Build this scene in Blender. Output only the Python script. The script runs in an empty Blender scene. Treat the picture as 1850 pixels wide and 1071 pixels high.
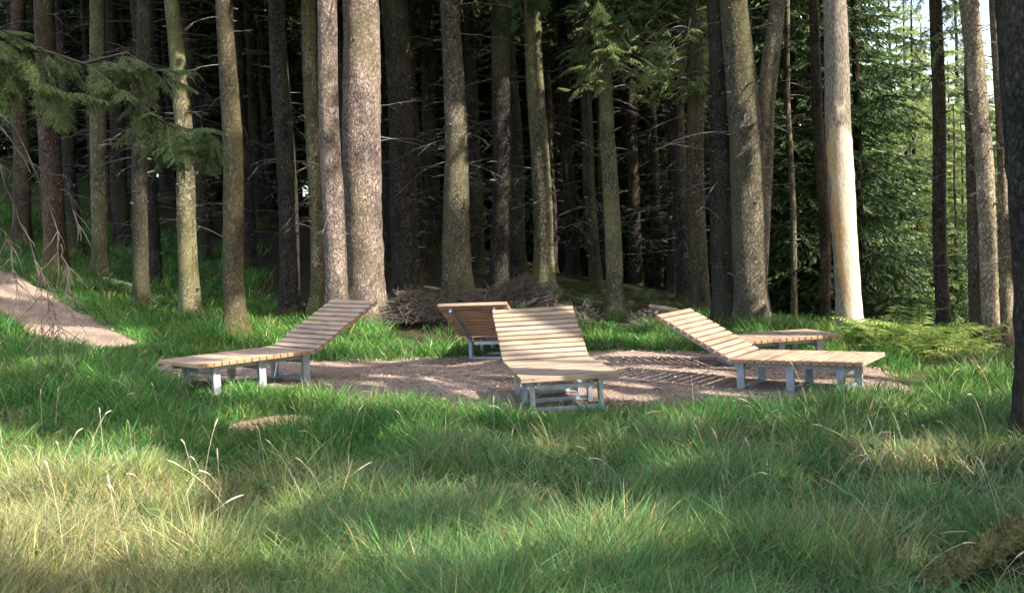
import bpy, bmesh, math
import numpy as np
from mathutils import Matrix, Vector
R = math.radians
scn = bpy.context.scene

# ------------------------------------------------------------------ camera, world, sun, exposure
F = 1850.0                       # focal length in pixels of the 1850 px wide photograph
CAM = np.array([0.0, 0.0, 1.71])
PITCH = math.atan2(428.3 - 535.5, F)
ROLL = 0.046
fw = np.array([0, math.cos(PITCH), math.sin(PITCH)])
up0 = np.array([0, -math.sin(PITCH), math.cos(PITCH)])
rt0 = np.array([1.0, 0, 0])
rt = rt0 * math.cos(ROLL) - up0 * math.sin(ROLL)
up = rt0 * math.sin(ROLL) + up0 * math.cos(ROLL)
cd = bpy.data.cameras.new('camera')
cd.sensor_width = 36.0
cd.lens = 36.0
cd.clip_start = 0.05
cd.clip_end = 2000
cam = bpy.data.objects.new('camera', cd)
scn.collection.objects.link(cam)
cam.matrix_world = Matrix(((rt[0], up[0], -fw[0], CAM[0]), (rt[1], up[1], -fw[1], CAM[1]),
                           (rt[2], up[2], -fw[2], CAM[2]), (0, 0, 0, 1)))
scn.camera = cam

SUN_AZ, SUN_EL = R(58), R(41)    # azimuth measured from straight behind the camera towards its right
S = np.array([math.sin(SUN_AZ) * math.cos(SUN_EL), -math.cos(SUN_AZ) * math.cos(SUN_EL), math.sin(SUN_EL)])
w = bpy.data.worlds.new('World')
scn.world = w
w.use_nodes = True
nt = w.node_tree
sky = nt.nodes.new('ShaderNodeTexSky')
sky.sky_type = 'NISHITA'
sky.sun_disc = False
sky.sun_elevation = SUN_EL
sky.sun_rotation = math.atan2(S[0], S[1])
sky.air_density = 1.0
sky.dust_density = 4.0
sky.ozone_density = 0.3
nt.links.new(sky.outputs[0], nt.nodes['Background'].inputs[0])
nt.nodes['Background'].inputs[1].default_value = 0.15
sd = bpy.data.lights.new('sun', 'SUN')
sd.energy = 3.0
sd.angle = R(0.53)
sd.color = (1.0, 0.94, 0.84)
sun = bpy.data.objects.new('sun', sd)
scn.collection.objects.link(sun)
sun.rotation_euler = Vector(S).to_track_quat('Z', 'Y').to_euler()
sun.location = (10, -6, 30)
scn.view_settings.view_transform = 'Standard'
scn.view_settings.look = 'None'
scn.view_settings.exposure = 2.38
scn.view_settings.gamma = 1.0
scn.cycles.max_bounces = 5
scn.cycles.diffuse_bounces = 2
scn.cycles.transmission_bounces = 4
scn.cycles.sample_clamp_indirect = 4.0
scn.cycles.use_denoising = True
scn.cycles.use_adaptive_sampling = True
scn.cycles.adaptive_threshold = 0.025

# ------------------------------------------------------------------ helpers
rng = np.random.default_rng(7)
COL = scn.collection


def at(px, py, Y):
    d = rt * (px - 925) / F + up * (535.5 - py) / F + fw
    return CAM + d * (Y / d[1])


def vnoise(x, y, seed=0, scale=1.0):
    """value noise in 0..1"""
    x = np.asarray(x, float) / scale + 517.3
    y = np.asarray(y, float) / scale + 311.7
    g = np.random.default_rng(1000 + seed).random((64, 64))
    xi, yi = np.floor(x).astype(int), np.floor(y).astype(int)
    fx, fy = x - xi, y - yi
    fx = fx * fx * (3 - 2 * fx)
    fy = fy * fy * (3 - 2 * fy)
    a, b = g[xi % 64, yi % 64], g[(xi + 1) % 64, yi % 64]
    c, d = g[xi % 64, (yi + 1) % 64], g[(xi + 1) % 64, (yi + 1) % 64]
    return (a * (1 - fx) + b * fx) * (1 - fy) + (c * (1 - fx) + d * fx) * fy


def sstep(a, b, x):
    t = np.clip((x - a) / (b - a), 0, 1)
    return t * t * (3 - 2 * t)


def mesh_of(name, V, Q=None, T=None, smooth=False, col=None):
    V = np.asarray(V, np.float32).reshape(-1, 3)
    Q = np.zeros((0, 4), np.int32) if Q is None else np.asarray(Q, np.int32).reshape(-1, 4)
    T = np.zeros((0, 3), np.int32) if T is None else np.asarray(T, np.int32).reshape(-1, 3)
    me = bpy.data.meshes.new(name)
    me.vertices.add(len(V))
    me.vertices.foreach_set('co', V.ravel())
    nl = Q.size + T.size
    me.loops.add(nl)
    me.loops.foreach_set('vertex_index', np.concatenate([Q.ravel(), T.ravel()]))
    me.polygons.add(len(Q) + len(T))
    st = np.concatenate([np.arange(len(Q)) * 4, Q.size + np.arange(len(T)) * 3]).astype(np.int32)
    me.polygons.foreach_set('loop_start', st)
    me.update(calc_edges=True)
    if smooth:
        me.polygons.foreach_set('use_smooth', np.ones(len(me.polygons), bool))
    if col is not None:
        a = me.color_attributes.new('tint', 'FLOAT_COLOR', 'POINT')
        c4 = np.ones((len(V), 4), np.float32)
        c4[:, :3] = col
        a.data.foreach_set('color', c4.ravel())
    me.validate()
    return me


def obj(name, me, mat=None, parent=None, loc=None):
    o = bpy.data.objects.new(name, me)
    COL.objects.link(o)
    if mat is not None and me is not None and len(me.materials) == 0:
        me.materials.append(mat)
    if parent is not None:
        o.parent = parent
    if loc is not None:
        o.location = [float(v) for v in loc]
    return o


def tag(o, label=None, cat=None, group=None, kind=None):
    if label:
        o['label'] = label
    if cat:
        o['category'] = cat
    if group:
        o['group'] = group
    if kind:
        o['kind'] = kind
    return o


def tube(P, rad, sides=6, wob=None):
    """swept tube through points P (n,3) with radii (n,) -> verts, quads"""
    P = np.asarray(P, float)
    n = len(P)
    T = np.gradient(P, axis=0)
    T /= np.linalg.norm(T, axis=1)[:, None] + 1e-9
    ref = np.array([1.0, 0, 0]) if abs(T[0][0]) < .8 else np.array([0, 1.0, 0])
    U = ref - T * (T @ ref)[:, None]
    U /= np.linalg.norm(U, axis=1)[:, None] + 1e-9
    W = np.cross(T, U)
    a = np.arange(sides) * 2 * math.pi / sides
    rr = np.asarray(rad, float)[:, None] * np.ones(sides)
    if wob is not None:
        rr = rr * wob
    V = P[:, None, :] + rr[:, :, None] * (np.cos(a)[None, :, None] * U[:, None, :] + np.sin(a)[None, :, None] * W[:, None, :])
    i = np.arange(n - 1)[:, None] * sides
    j = np.arange(sides)[None, :]
    k = (j + 1) % sides
    Q = np.stack([i + j, i + k, i + sides + k, i + sides + j], -1).reshape(-1, 4)
    return V.reshape(-1, 3), Q


class Acc:
    """collects pieces of one mesh"""
    def __init__(s):
        s.V, s.Q, s.n = [], [], 0

    def add(s, V, Q):
        s.V.append(V)
        s.Q.append(np.asarray(Q) + s.n)
        s.n += len(V)

    def mesh(s, name, smooth=False):
        return mesh_of(name, np.concatenate(s.V), np.concatenate(s.Q), smooth=smooth)


# ------------------------------------------------------------------ materials
def mat(name):
    m = bpy.data.materials.new(name)
    m.use_nodes = True
    t = m.node_tree
    return m, t, t.nodes['Principled BSDF']


def N(t, kind, **kw):
    n = t.nodes.new('ShaderNode' + kind)
    for k, v in kw.items():
        if hasattr(n, k):
            setattr(n, k, v)
        else:
            n.inputs[k].default_value = v
    return n


def ramp(t, fac, stops):
    r = t.nodes.new('ShaderNodeValToRGB')
    el = r.color_ramp.elements
    while len(el) < len(stops):
        el.new(0.5)
    for e, (p, c) in zip(el, stops):
        e.position = p
        e.color = (*c, 1)
    t.links.new(fac, r.inputs[0])
    return r.outputs[0]


def mix(t, fac, a, b, mode='MIX'):
    n = t.nodes.new('ShaderNodeMix')
    n.data_type = 'RGBA'
    n.blend_type = mode
    for s, v in ((0, fac), (6, a), (7, b)):
        if isinstance(v, (int, float)):
            n.inputs[s].default_value = v
        elif isinstance(v, tuple):
            n.inputs[s].default_value = (*v, 1)
        else:
            t.links.new(v, n.inputs[s])
    return n.outputs[2]


def noise(t, vec, scale, detail=4, rough=.55, mapping=None):
    if mapping is not None:
        mp = t.nodes.new('ShaderNodeMapping')
        mp.inputs['Scale'].default_value = mapping
        t.links.new(vec, mp.inputs[0])
        vec = mp.outputs[0]
    n = t.nodes.new('ShaderNodeTexNoise')
    n.inputs['Scale'].default_value = scale
    n.inputs['Detail'].default_value = detail
    n.inputs['Roughness'].default_value = rough
    t.links.new(vec, n.inputs['Vector'])
    return n.outputs['Fac']


def bump(t, h, strength, dist, bs):
    b = t.nodes.new('ShaderNodeBump')
    b.inputs['Strength'].default_value = strength
    b.inputs['Distance'].default_value = dist
    t.links.new(h, b.inputs['Height'])
    t.links.new(b.outputs[0], bs.inputs['Normal'])


def coords(t, which='Object'):
    return t.nodes.new('ShaderNodeTexCoord').outputs[which]


def position(t):
    return t.nodes.new('ShaderNodeNewGeometry').outputs['Position']


def bark(name, dark, mid, light, moss=(.10, .11, .03), moss_amt=.5, scale=1.0):
    m, t, b = mat(name)
    c = position(t)
    vor = t.nodes.new('ShaderNodeTexVoronoi')
    vor.inputs['Scale'].default_value = 19 * scale
    mp = t.nodes.new('ShaderNodeMapping')
    mp.inputs['Scale'].default_value = (1, 1, .55)
    t.links.new(c, mp.inputs[0])
    nn = noise(t, mp.outputs[0], 6, 3)
    dis = t.nodes.new('ShaderNodeVectorMath')
    dis.operation = 'ADD'
    sc = t.nodes.new('ShaderNodeVectorMath')
    sc.operation = 'SCALE'
    sc.inputs[3].default_value = .30
    t.links.new(nn, sc.inputs[0])
    t.links.new(mp.outputs[0], dis.inputs[0])
    t.links.new(sc.outputs[0], dis.inputs[1])
    t.links.new(dis.outputs[0], vor.inputs['Vector'])
    fine = noise(t, c, 34, 6, .72, (1, 1, .7))
    vor.feature = 'DISTANCE_TO_EDGE'
    plate = ramp(t, vor.outputs['Distance'], [(.0, (.30, .29, .28)), (.10, (.9, .9, .9)), (.3, (1.08, 1.07, 1.06))])
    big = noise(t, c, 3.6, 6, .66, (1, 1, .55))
    h = t.nodes.new('ShaderNodeMath')
    h.operation = 'MULTIPLY_ADD'
    t.links.new(vor.outputs['Distance'], h.inputs[0])
    h.inputs[1].default_value = .38
    t.links.new(fine, h.inputs[2])
    c1 = ramp(t, h.outputs[0], [(.40, dark), (.62, mid), (.86, light)])
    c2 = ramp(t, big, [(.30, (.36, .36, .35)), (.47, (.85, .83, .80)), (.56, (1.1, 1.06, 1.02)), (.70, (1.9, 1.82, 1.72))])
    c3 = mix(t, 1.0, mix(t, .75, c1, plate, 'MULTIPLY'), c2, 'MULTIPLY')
    lich = noise(t, c, 7.5, 5, .7)
    c3 = mix(t, ramp(t, lich, [(.60, (0, 0, 0)), (.70, (.55,) * 3)]), c3, tuple(min(1, v * 1.15) for v in light))
    patch = noise(t, c, 1.3, 5, .65, (1, 1, .35))
    pm = ramp(t, patch, [(.5 - .12 * moss_amt, (0, 0, 0)), (.72 - .12 * moss_amt, (moss_amt,) * 3)])
    c4 = mix(t, pm, c3, moss)
    # green moss climbing from the foot
    sz = t.nodes.new('ShaderNodeSeparateXYZ')
    t.links.new(coords(t), sz.inputs[0])
    fo = t.nodes.new('ShaderNodeMath')
    fo.operation = 'MULTIPLY_ADD'
    t.links.new(sz.outputs[2], fo.inputs[0])
    fo.inputs[1].default_value = -.55
    t.links.new(noise(t, c, 4.5, 5, .7), fo.inputs[2])
    c4 = mix(t, ramp(t, fo.outputs[0], [(.36, (0, 0, 0)), (.52, (.7,) * 3)]), c4, (.075, .085, .022))
    t.links.new(c4, b.inputs['Base Color'])
    b.inputs['Roughness'].default_value = .92
    b.inputs['Specular IOR Level'].default_value = .15
    bump(t, h.outputs[0], .9, .03, b)
    return m


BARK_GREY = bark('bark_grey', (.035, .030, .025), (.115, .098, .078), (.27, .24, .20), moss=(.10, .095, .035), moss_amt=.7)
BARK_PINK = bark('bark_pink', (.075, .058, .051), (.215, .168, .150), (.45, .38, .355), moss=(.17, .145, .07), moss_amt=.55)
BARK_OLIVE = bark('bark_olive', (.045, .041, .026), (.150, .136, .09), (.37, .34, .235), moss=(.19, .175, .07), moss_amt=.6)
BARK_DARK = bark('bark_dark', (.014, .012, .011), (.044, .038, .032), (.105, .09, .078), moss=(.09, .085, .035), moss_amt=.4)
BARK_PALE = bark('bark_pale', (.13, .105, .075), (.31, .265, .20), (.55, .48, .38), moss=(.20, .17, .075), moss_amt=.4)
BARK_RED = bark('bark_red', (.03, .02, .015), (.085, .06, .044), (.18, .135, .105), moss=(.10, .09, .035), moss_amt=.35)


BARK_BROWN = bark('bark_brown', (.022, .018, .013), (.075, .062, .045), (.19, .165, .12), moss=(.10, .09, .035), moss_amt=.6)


def peeled():
    m, t, b = mat('peeled_trunk')
    c = coords(t)
    p = position(t)
    sx = t.nodes.new('ShaderNodeSeparateXYZ')
    t.links.new(c, sx.inputs[0])
    n1 = noise(t, p, 1.6, 5, .6, (1, 1, .5))
    n2 = noise(t, p, 45, 5, .65, (1, 1, .35))

    def lin(src, a, off, extra=None, k=0):
        q = t.nodes.new('ShaderNodeMath')
        q.operation = 'MULTIPLY_ADD'
        t.links.new(src, q.inputs[0])
        q.inputs[1].default_value = a
        q.inputs[2].default_value = off
        if extra is not None:
            q2 = t.nodes.new('ShaderNodeMath')
            q2.operation = 'MULTIPLY_ADD'
            t.links.new(extra, q2.inputs[0])
            q2.inputs[1].default_value = k
            t.links.new(q.outputs[0], q2.inputs[2])
            return q2.outputs[0]
        return q.outputs[0]
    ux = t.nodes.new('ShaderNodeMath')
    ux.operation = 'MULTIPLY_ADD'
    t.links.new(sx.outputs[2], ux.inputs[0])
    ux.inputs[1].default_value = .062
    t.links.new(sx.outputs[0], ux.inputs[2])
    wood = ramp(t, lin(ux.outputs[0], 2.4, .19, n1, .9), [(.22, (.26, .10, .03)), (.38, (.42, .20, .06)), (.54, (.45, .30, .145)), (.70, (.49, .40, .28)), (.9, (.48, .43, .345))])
    wood = mix(t, 1.0, wood, ramp(t, n2, [(.3, (.72, .66, .58)), (.7, (1.1, 1.1, 1.08))]), 'MULTIPLY')
    bk = ramp(t, n2, [(.3, (.045, .034, .026)), (.55, (.20, .16, .115)), (.75, (.36, .305, .235))])
    # bark left on above 3.6 m and up the left side near the ground
    hi = ramp(t, lin(sx.outputs[2], .5, -2.2, n1, 2.4), [(.42, (0, 0, 0)), (.52, (1, 1, 1))])
    lo = ramp(t, lin(ux.outputs[0], -3.6, -.20, n1, .9), [(.52, (0, 0, 0)), (.60, (1, 1, 1))])
    mx = t.nodes.new('ShaderNodeMix')
    mx.data_type = 'RGBA'
    mx.blend_type = 'LIGHTEN'
    mx.inputs[0].default_value = 1
    t.links.new(hi, mx.inputs[6])
    t.links.new(lo, mx.inputs[7])
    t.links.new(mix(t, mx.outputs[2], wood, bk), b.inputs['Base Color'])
    b.inputs['Roughness'].default_value = .75
    crack = noise(t, p, 1.0, 5, .7, (38, 38, 1.3))
    cm_ = ramp(t, crack, [(.30, (.35, .33, .30)), (.40, (1, 1, 1))])
    src = b.inputs['Base Color'].links[0].from_socket
    t.links.new(mix(t, 1.0, src, cm_, 'MULTIPLY'), b.inputs['Base Color'])
    bump(t, n2, .6, .02, b)
    return m


PEELED = peeled()


def simple(name, a, bcol, scale=8, rough=.8, vec='pos', spec=.3, metal=0, mapping=None, bmp=0):
    m, t, b = mat(name)
    c = position(t) if vec == 'pos' else coords(t)
    n = noise(t, c, scale, 5, .6, mapping)
    t.links.new(ramp(t, n, [(.3, a), (.7, bcol)]), b.inputs['Base Color'])
    b.inputs['Roughness'].default_value = rough
    b.inputs['Specular IOR Level'].default_value = spec
    b.inputs['Metallic'].default_value = metal
    if bmp:
        bump(t, n, bmp, .02, b)
    return m


TWIG = simple('dead_twig', (.055, .048, .04), (.19, .17, .145), 9, .9)
TWIG_DARK = simple('dark_twig', (.035, .028, .024), (.085, .07, .06), 9, .9)
BRUSH = simple('brush_twig', (.055, .042, .033), (.18, .14, .115), 14, .9)
STEEL = simple('galvanised_steel', (.27, .30, .34), (.42, .45, .49), 18, .5, 'obj', .5, .55)
PALEWOOD = simple('pale_dead_wood', (.36, .30, .20), (.58, .51, .38), 10, .85)
MOSS = simple('moss', (.06, .06, .02), (.19, .17, .06), 22, .95, bmp=1.0)
SOIL = simple('bare_soil', (.11, .065, .038), (.30, .20, .12), 10, .95, bmp=.6)


def wood_mat(name, lo, hi):
    m, t, b = mat(name)
    c = coords(t)
    oi = t.nodes.new('ShaderNodeObjectInfo')
    ad = t.nodes.new('ShaderNodeVectorMath')
    ad.operation = 'MULTIPLY_ADD'
    ad.inputs[1].default_value = (1, 1, 1)
    cmb = t.nodes.new('ShaderNodeCombineXYZ')
    ml = t.nodes.new('ShaderNodeMath')
    ml.operation = 'MULTIPLY'
    ml.inputs[1].default_value = 31
    t.links.new(oi.outputs['Random'], ml.inputs[0])
    for i in range(3):
        t.links.new(ml.outputs[0], cmb.inputs[i])
    t.links.new(c, ad.inputs[0])
    t.links.new(cmb.outputs[0], ad.inputs[2])
    n = noise(t, ad.outputs[0], 1.0, 6, .6, (46, 3.0, 46))
    blot = noise(t, ad.outputs[0], 1.0, 3, .5, (4, 2.5, 4))
    base = ramp(t, n, [(.3, lo), (.68, hi)])
    tint = ramp(t, oi.outputs['Random'], [(0, (.72, .67, .62)), (.35, (1.02, .96, .90)), (.7, (.86, .87, .90)), (1, (1.15, 1.0, .84))])
    base = mix(t, 1.0, base, tint, 'MULTIPLY')
    base = mix(t, 1.0, base, ramp(t, blot, [(.28, (.62, .61, .61)), (.48, (.95, .94, .93)), (.68, (1.12, 1.09, 1.05))]), 'MULTIPLY')
    # sawn end grain is browner than the weathered faces
    sx = t.nodes.new('ShaderNodeSeparateXYZ')
    t.links.new(c, sx.inputs[0])
    ab = t.nodes.new('ShaderNodeMath')
    ab.operation = 'ABSOLUTE'
    t.links.new(sx.outputs[1], ab.inputs[0])
    gt = t.nodes.new('ShaderNodeMath')
    gt.operation = 'GREATER_THAN'
    gt.inputs[1].default_value = .4735
    t.links.new(ab.outputs[0], gt.inputs[0])
    base = mix(t, gt.outputs[0], base, (.30, .18, .095))
    t.links.new(base, b.inputs['Base Color'])
    b.inputs['Roughness'].default_value = .7
    b.inputs['Specular IOR Level'].default_value = .25
    bump(t, n, .35, .004, b)
    return m


def leafy(name, stops, trans=.35, rough=.6):
    """foliage: colour differs from piece to piece"""
    m, t, b = mat(name)
    g = t.nodes.new('ShaderNodeNewGeometry')
    big = noise(t, g.outputs['Position'], 1.1, 3)
    ad = t.nodes.new('ShaderNodeMath')
    ad.operation = 'MULTIPLY_ADD'
    t.links.new(g.outputs['Random Per Island'], ad.inputs[0])
    ad.inputs[1].default_value = .55
    mu = t.nodes.new('ShaderNodeMath')
    mu.operation = 'MULTIPLY'
    mu.inputs[1].default_value = .45
    t.links.new(big, mu.inputs[0])
    t.links.new(mu.outputs[0], ad.inputs[2])
    c = ramp(t, ad.outputs[0], stops)
    t.links.new(c, b.inputs['Base Color'])
    b.inputs['Roughness'].default_value = rough
    b.inputs['Specular IOR Level'].default_value = .2
    tr = t.nodes.new('ShaderNodeBsdfTranslucent')
    t.links.new(c, tr.inputs[0])
    ms = t.nodes.new('ShaderNodeMixShader')
    ms.inputs[0].default_value = trans
    t.links.new(b.outputs[0], ms.inputs[1])
    t.links.new(tr.outputs[0], ms.inputs[2])
    t.links.new(ms.outputs[0], t.nodes['Material Output'].inputs[0])
    return m


NEEDLE = leafy('spruce_needles', [(.2, (.022, .045, .016)), (.5, (.045, .085, .026)), (.72, (.085, .125, .04)), (.9, (.12, .10, .05))], .25)
NEEDLE_LIGHT = leafy('light_needles', [(.2, (.10, .15, .05)), (.5, (.21, .275, .095)), (.75, (.32, .36, .14)), (.95, (.36, .30, .18))], .5)
NEEDLE_BOUGH = leafy('bough_needles', [(.2, (.065, .115, .035)), (.45, (.12, .19, .05)), (.62, (.15, .18, .08)), (.74, (.18, .15, .11)), (.92, (.27, .17, .10))], .35)
FERN = leafy('fern_green', [(.2, (.07, .15, .035)), (.5, (.15, .23, .05)), (.75, (.27, .28, .08)), (.95, (.34, .24, .09))], .4)
FERN_DARK = leafy('fern_dark', [(.2, (.035, .09, .025)), (.6, (.08, .16, .04)), (.95, (.13, .18, .05))], .35)
BRACKEN_DEAD = leafy('dead_bracken', [(.2, (.12, .05, .025)), (.6, (.26, .12, .05)), (.95, (.32, .20, .09))], .2)


def grass_mat(name, trans=.42):
    m, t, b = mat(name)
    a = t.nodes.new('ShaderNodeAttribute')
    a.attribute_name = 'tint'
    t.links.new(a.outputs['Color'], b.inputs['Base Color'])
    b.inputs['Roughness'].default_value = .55
    b.inputs['Specular IOR Level'].default_value = .25
    tr = t.nodes.new('ShaderNodeBsdfTranslucent')
    t.links.new(a.outputs['Color'], tr.inputs[0])
    ms = t.nodes.new('ShaderNodeMixShader')
    ms.inputs[0].default_value = trans
    t.links.new(b.outputs[0], ms.inputs[1])
    t.links.new(tr.outputs[0], ms.inputs[2])
    t.links.new(ms.outputs[0], t.nodes['Material Output'].inputs[0])
    return m


GRASS = grass_mat('grass_blades')


def ground_mat():
    m, t, b = mat('woodland_floor')
    p = position(t)
    n1 = noise(t, p, 1.2, 5, .6)
    n2 = noise(t, p, 30, 6, .7)
    litter = ramp(t, n2, [(.3, (.018, .015, .009)), (.5, (.042, .036, .02)), (.72, (.09, .07, .042))])
    turf = ramp(t, n2, [(.3, (.035, .05, .015)), (.6, (.07, .085, .028)), (.8, (.13, .11, .05))])
    a = t.nodes.new('ShaderNodeAttribute')
    a.attribute_name = 'tint'
    t.links.new(mix(t, a.outputs['Fac'], litter, turf), b.inputs['Base Color'])
    b.inputs['Roughness'].default_value = .95
    b.inputs['Specular IOR Level'].default_value = .1
    bump(t, n2, .8, .04, b)
    return m


def gravel_mat(name, tint):
    m, t, b = mat(name)
    p = position(t)
    v = t.nodes.new('ShaderNodeTexVoronoi')
    v.inputs['Scale'].default_value = 42
    t.links.new(p, v.inputs['Vector'])
    n1 = noise(t, p, 1.6, 5, .65)
    n2 = noise(t, p, 85, 4, .7)
    c = ramp(t, n2, [(.28, tuple(x * .55 for x in tint)), (.5, tint), (.72, tuple(min(1, x * 1.5) for x in tint))])
    sep = ramp(t, v.outputs['Color'], [(.2, (.72, .68, .66)), (.8, (1.25, 1.22, 1.2))])
    c = mix(t, 1.0, c, sep, 'MULTIPLY')
    c = mix(t, 1.0, c, ramp(t, n1, [(.33, (.74, .70, .67)), (.66, (1.12, 1.1, 1.08))]), 'MULTIPLY')
    t.links.new(c, b.inputs['Base Color'])
    b.inputs['Roughness'].default_value = .95
    b.inputs['Specular IOR Level'].default_value = .15
    bump(t, n2, .8, .015, b)
    return m


GRAVEL = gravel_mat('reddish_grit', (.245, .188, .150))

# ------------------------------------------------------------------ terrain
LOUNGERS = [  # name, foot x, foot y, heading foot->head (degrees), ground height
    ('A', -3.65, 11.02, 44.3, .150),
    ('C', .52, 9.62, 97.1, .000),
    ('R', 3.90, 11.05, 146.0, -.150),
    ('B', .07, 15.67, 255.2, .000),
    ('D', 4.28, 14.09, 193.0, -.165)]

cps = []
for x in (-4.2, -2.2, 0, 2.2, 4.4):
    for y in (10, 12.4, 14.6):
        cps.append((x, y, -.040 * x))
for n, x, y, a, z in LOUNGERS:
    for u in (.3, 1.4):
        cps.append((x + u * math.cos(R(a)), y + u * math.sin(R(a)), z))
TR = [  # name, base px, base py, base width px, distance, [(px,py,width px) up the trunk], bark, label
    ('T1', 40, 445, 32, 24, [(37, 0, 24)], BARK_RED, 'brownish conifer trunk nearest the left edge, uphill beside the path'),
    ('T2', 99, 495, 44, 20, [(92, 300, 38), (79, 0, 33)], BARK_RED, 'reddish brown conifer trunk, second from the left edge above the path'),
    ('T3', 180, 507, 31, 21, [(177, 250, 28), (170, 0, 27)], BARK_OLIVE, 'mottled yellow-green conifer trunk with a pale fallen branch at its foot'),
    ('T4', 253, 562, 29, 18, [(256, 300, 27), (264, 0, 28)], BARK_DARK, 'dark slim conifer trunk just right of the pale fallen branch'),
    ('T5', 345, 575, 40, 18, [(336, 300, 32), (322, 150, 28), (312, 0, 25)], BARK_OLIVE, 'light-dappled conifer trunk with widened foot, left of the darker bare trunk by the left lounger'),
    ('T6', 428, 602, 42, 16.2, [(415, 250, 34), (404, 0, 29)], BARK_BROWN, 'straight grey-brown conifer trunk standing behind the foot of the left lounger'),
    ('T7', 527, 572, 38, 18.5, [(518, 330, 34), (503, 0, 32)], BARK_DARK, 'dark conifer trunk with faint light patches behind the middle of the left lounger'),
    ('T8', 573, 560, 25, 18.6, [(568, 300, 25), (556, 0, 26)], BARK_OLIVE, 'slim yellowish conifer trunk just left of the two pinkish trunks'),
    ('T9', 607, 590, 42, 16.5, [(601, 350, 40), (594, 200, 37), (587, 0, 35)], BARK_PINK, 'pinkish sunlit conifer trunk, narrower of the close pair behind the left lounger'),
    ('T10', 661, 577, 74, 17.2, [(657, 300, 68), (651, 0, 61)], BARK_PINK, 'thickest pinkish grey conifer trunk, behind the raised end of the left lounger'),
    ('T11', 737, 548, 56, 19.0, [(727, 250, 50), (713, 0, 46)], BARK_DARK, 'broad dark shaded conifer trunk right of the thickest pinkish trunk'),
    ('T12', 829, 550, 58, 18.0, [(822, 250, 42), (814, 0, 35)], BARK_GREY, 'grey conifer trunk with a sunlit patch, rising behind the rear lounger'),
    ('T13', 903, 540, 38, 19.4, [(906, 250, 35), (908, 0, 33)], BARK_DARK, 'straight dark conifer trunk above the raised back of the central lounger'),
    ('T14', 984, 528, 40, 20.0, [(974, 250, 34), (961, 0, 29)], BARK_OLIVE, 'bright yellow-dappled conifer trunk behind the central lounger, leaning slightly left'),
    ('T15', 1110, 572, 33, 18.6, [(1103, 300, 28), (1096, 150, 24), (1090, 0, 20)], BARK_OLIVE, 'yellowish conifer trunk whose top vanishes into light green boughs'),
    ('T16', 1262, 570, 38, 19.0, [(1256, 250, 30), (1248, 0, 25)], BARK_BROWN, 'grey conifer trunk running up past the light green boughs, above the right lounger'),
    ('T17', 1309, 592, 44, 17.4, [(1302, 300, 38), (1292, 0, 30)], BARK_DARK, 'dark conifer trunk pressed against the left of a thick mossy trunk'),
    ('T18', 1362, 592, 66, 17.0, [(1347, 250, 58), (1329, 0, 48)], BARK_GREY, 'thick grey mossy conifer trunk behind the right lounger'),
    ('T19', 1372, 590, 30, 18.2, [(1377, 350, 28), (1380, 200, 30), (1393, 100, 30), (1406, 0, 26)], BARK_PALE, 'pale crooked trunk bending right out from behind the thick mossy trunk'),
    ('T20', 1437, 575, 13, 20.5, [(1429, 330, 11), (1420, 0, 9)], BARK_OLIVE, 'thin pole-like sunlit trunk between the thick mossy trunk and the barkless one'),
    ('T21', 1491, 592, 20, 18.0, [(1487, 300, 19), (1470, 0, 17)], BARK_RED, 'narrow dark reddish trunk close behind the barkless trunk'),
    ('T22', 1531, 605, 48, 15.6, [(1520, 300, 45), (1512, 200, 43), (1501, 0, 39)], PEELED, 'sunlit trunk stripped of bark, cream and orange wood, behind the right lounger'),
    ('T23', 1704, 590, 27, 17.0, [(1696, 250, 23), (1690, 0, 21)], BARK_RED, 'dark slim reddish trunk rising behind the bracken on the right'),
    ('T24', 1797, 640, 33, 15.4, [(1781, 300, 32), (1757, 0, 31)], BARK_PALE, 'pale sunlit trunk, wider of the leaning pair near the right edge'),
    ('T25', 1823, 650, 25, 15.8, [(1808, 300, 22), (1793, 0, 18)], BARK_PALE, 'slender pale trunk close to the right of the wider leaning one'),
    ('T26', 1768, 628, 26, 16.4, [(1758, 450, 22), (1752, 330, 16), (1752, 0, 10)], BARK_GREY, 'short-looking grey trunk left of the pale leaning pair'),
    ('T27', 1902, 815, 118, 7.6, [(1893, 600, 112), (1884, 300, 120), (1878, 0, 114)], BARK_DARK, 'near dark conifer trunk filling the right edge of the view'),
]
for tr in TR:
    p = at(tr[1], tr[2] if tr[0] != 'T27' else tr[2], tr[4])
    z = p[2] - .02
    if tr[0] in ('T23', 'T24', 'T25', 'T26'):
        z -= .25
    cps.append((p[0], p[1], z))
for px, py, Y in ((0, 522, 18.5), (0, 555, 17.0), (120, 600, 15.2), (235, 618, 14.8), (60, 640, 13.2), (150, 680, 11.8), (1640, 700, 11.8)):
    p = at(px, py, Y)
    cps.append((p[0], p[1], p[2]))
cps += [(0, 5, 0), (-2, 5, .08), (2.2, 5, -.08), (-3, 7, .12), (0, 7.5, 0), (3, 7, -.1), (0, 0, 0), (-3, 0, .15), (3, 0, -.15), (0, -6, 0), (-8, -4, .6), (8, -4, -.8),
        (5.2, 14.2, -.10), (5.9, 14.0, -.20), (6.6, 13.6, -.38), (8.2, 15.5, -1.0), (10, 20, -2.4), (12, 30, -4.2), (22, 30, -6.5), (9, 10, -1.0), (14, 12, -2.2), (9, 3, -.7),
        (-9, 8, 1.0), (-14, 14, 2.4), (-14, 26, 3.6), (-16, 40, 5), (-5, 26, 1.7), (-6, 42, 2.6), (0, 26, .9), (0, 42, 1.2), (6, 26, -.6), (8, 44, -1.5), (-20, 4, 2.2), (20, 0, -2.5)]
cps = np.array(cps)


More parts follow.
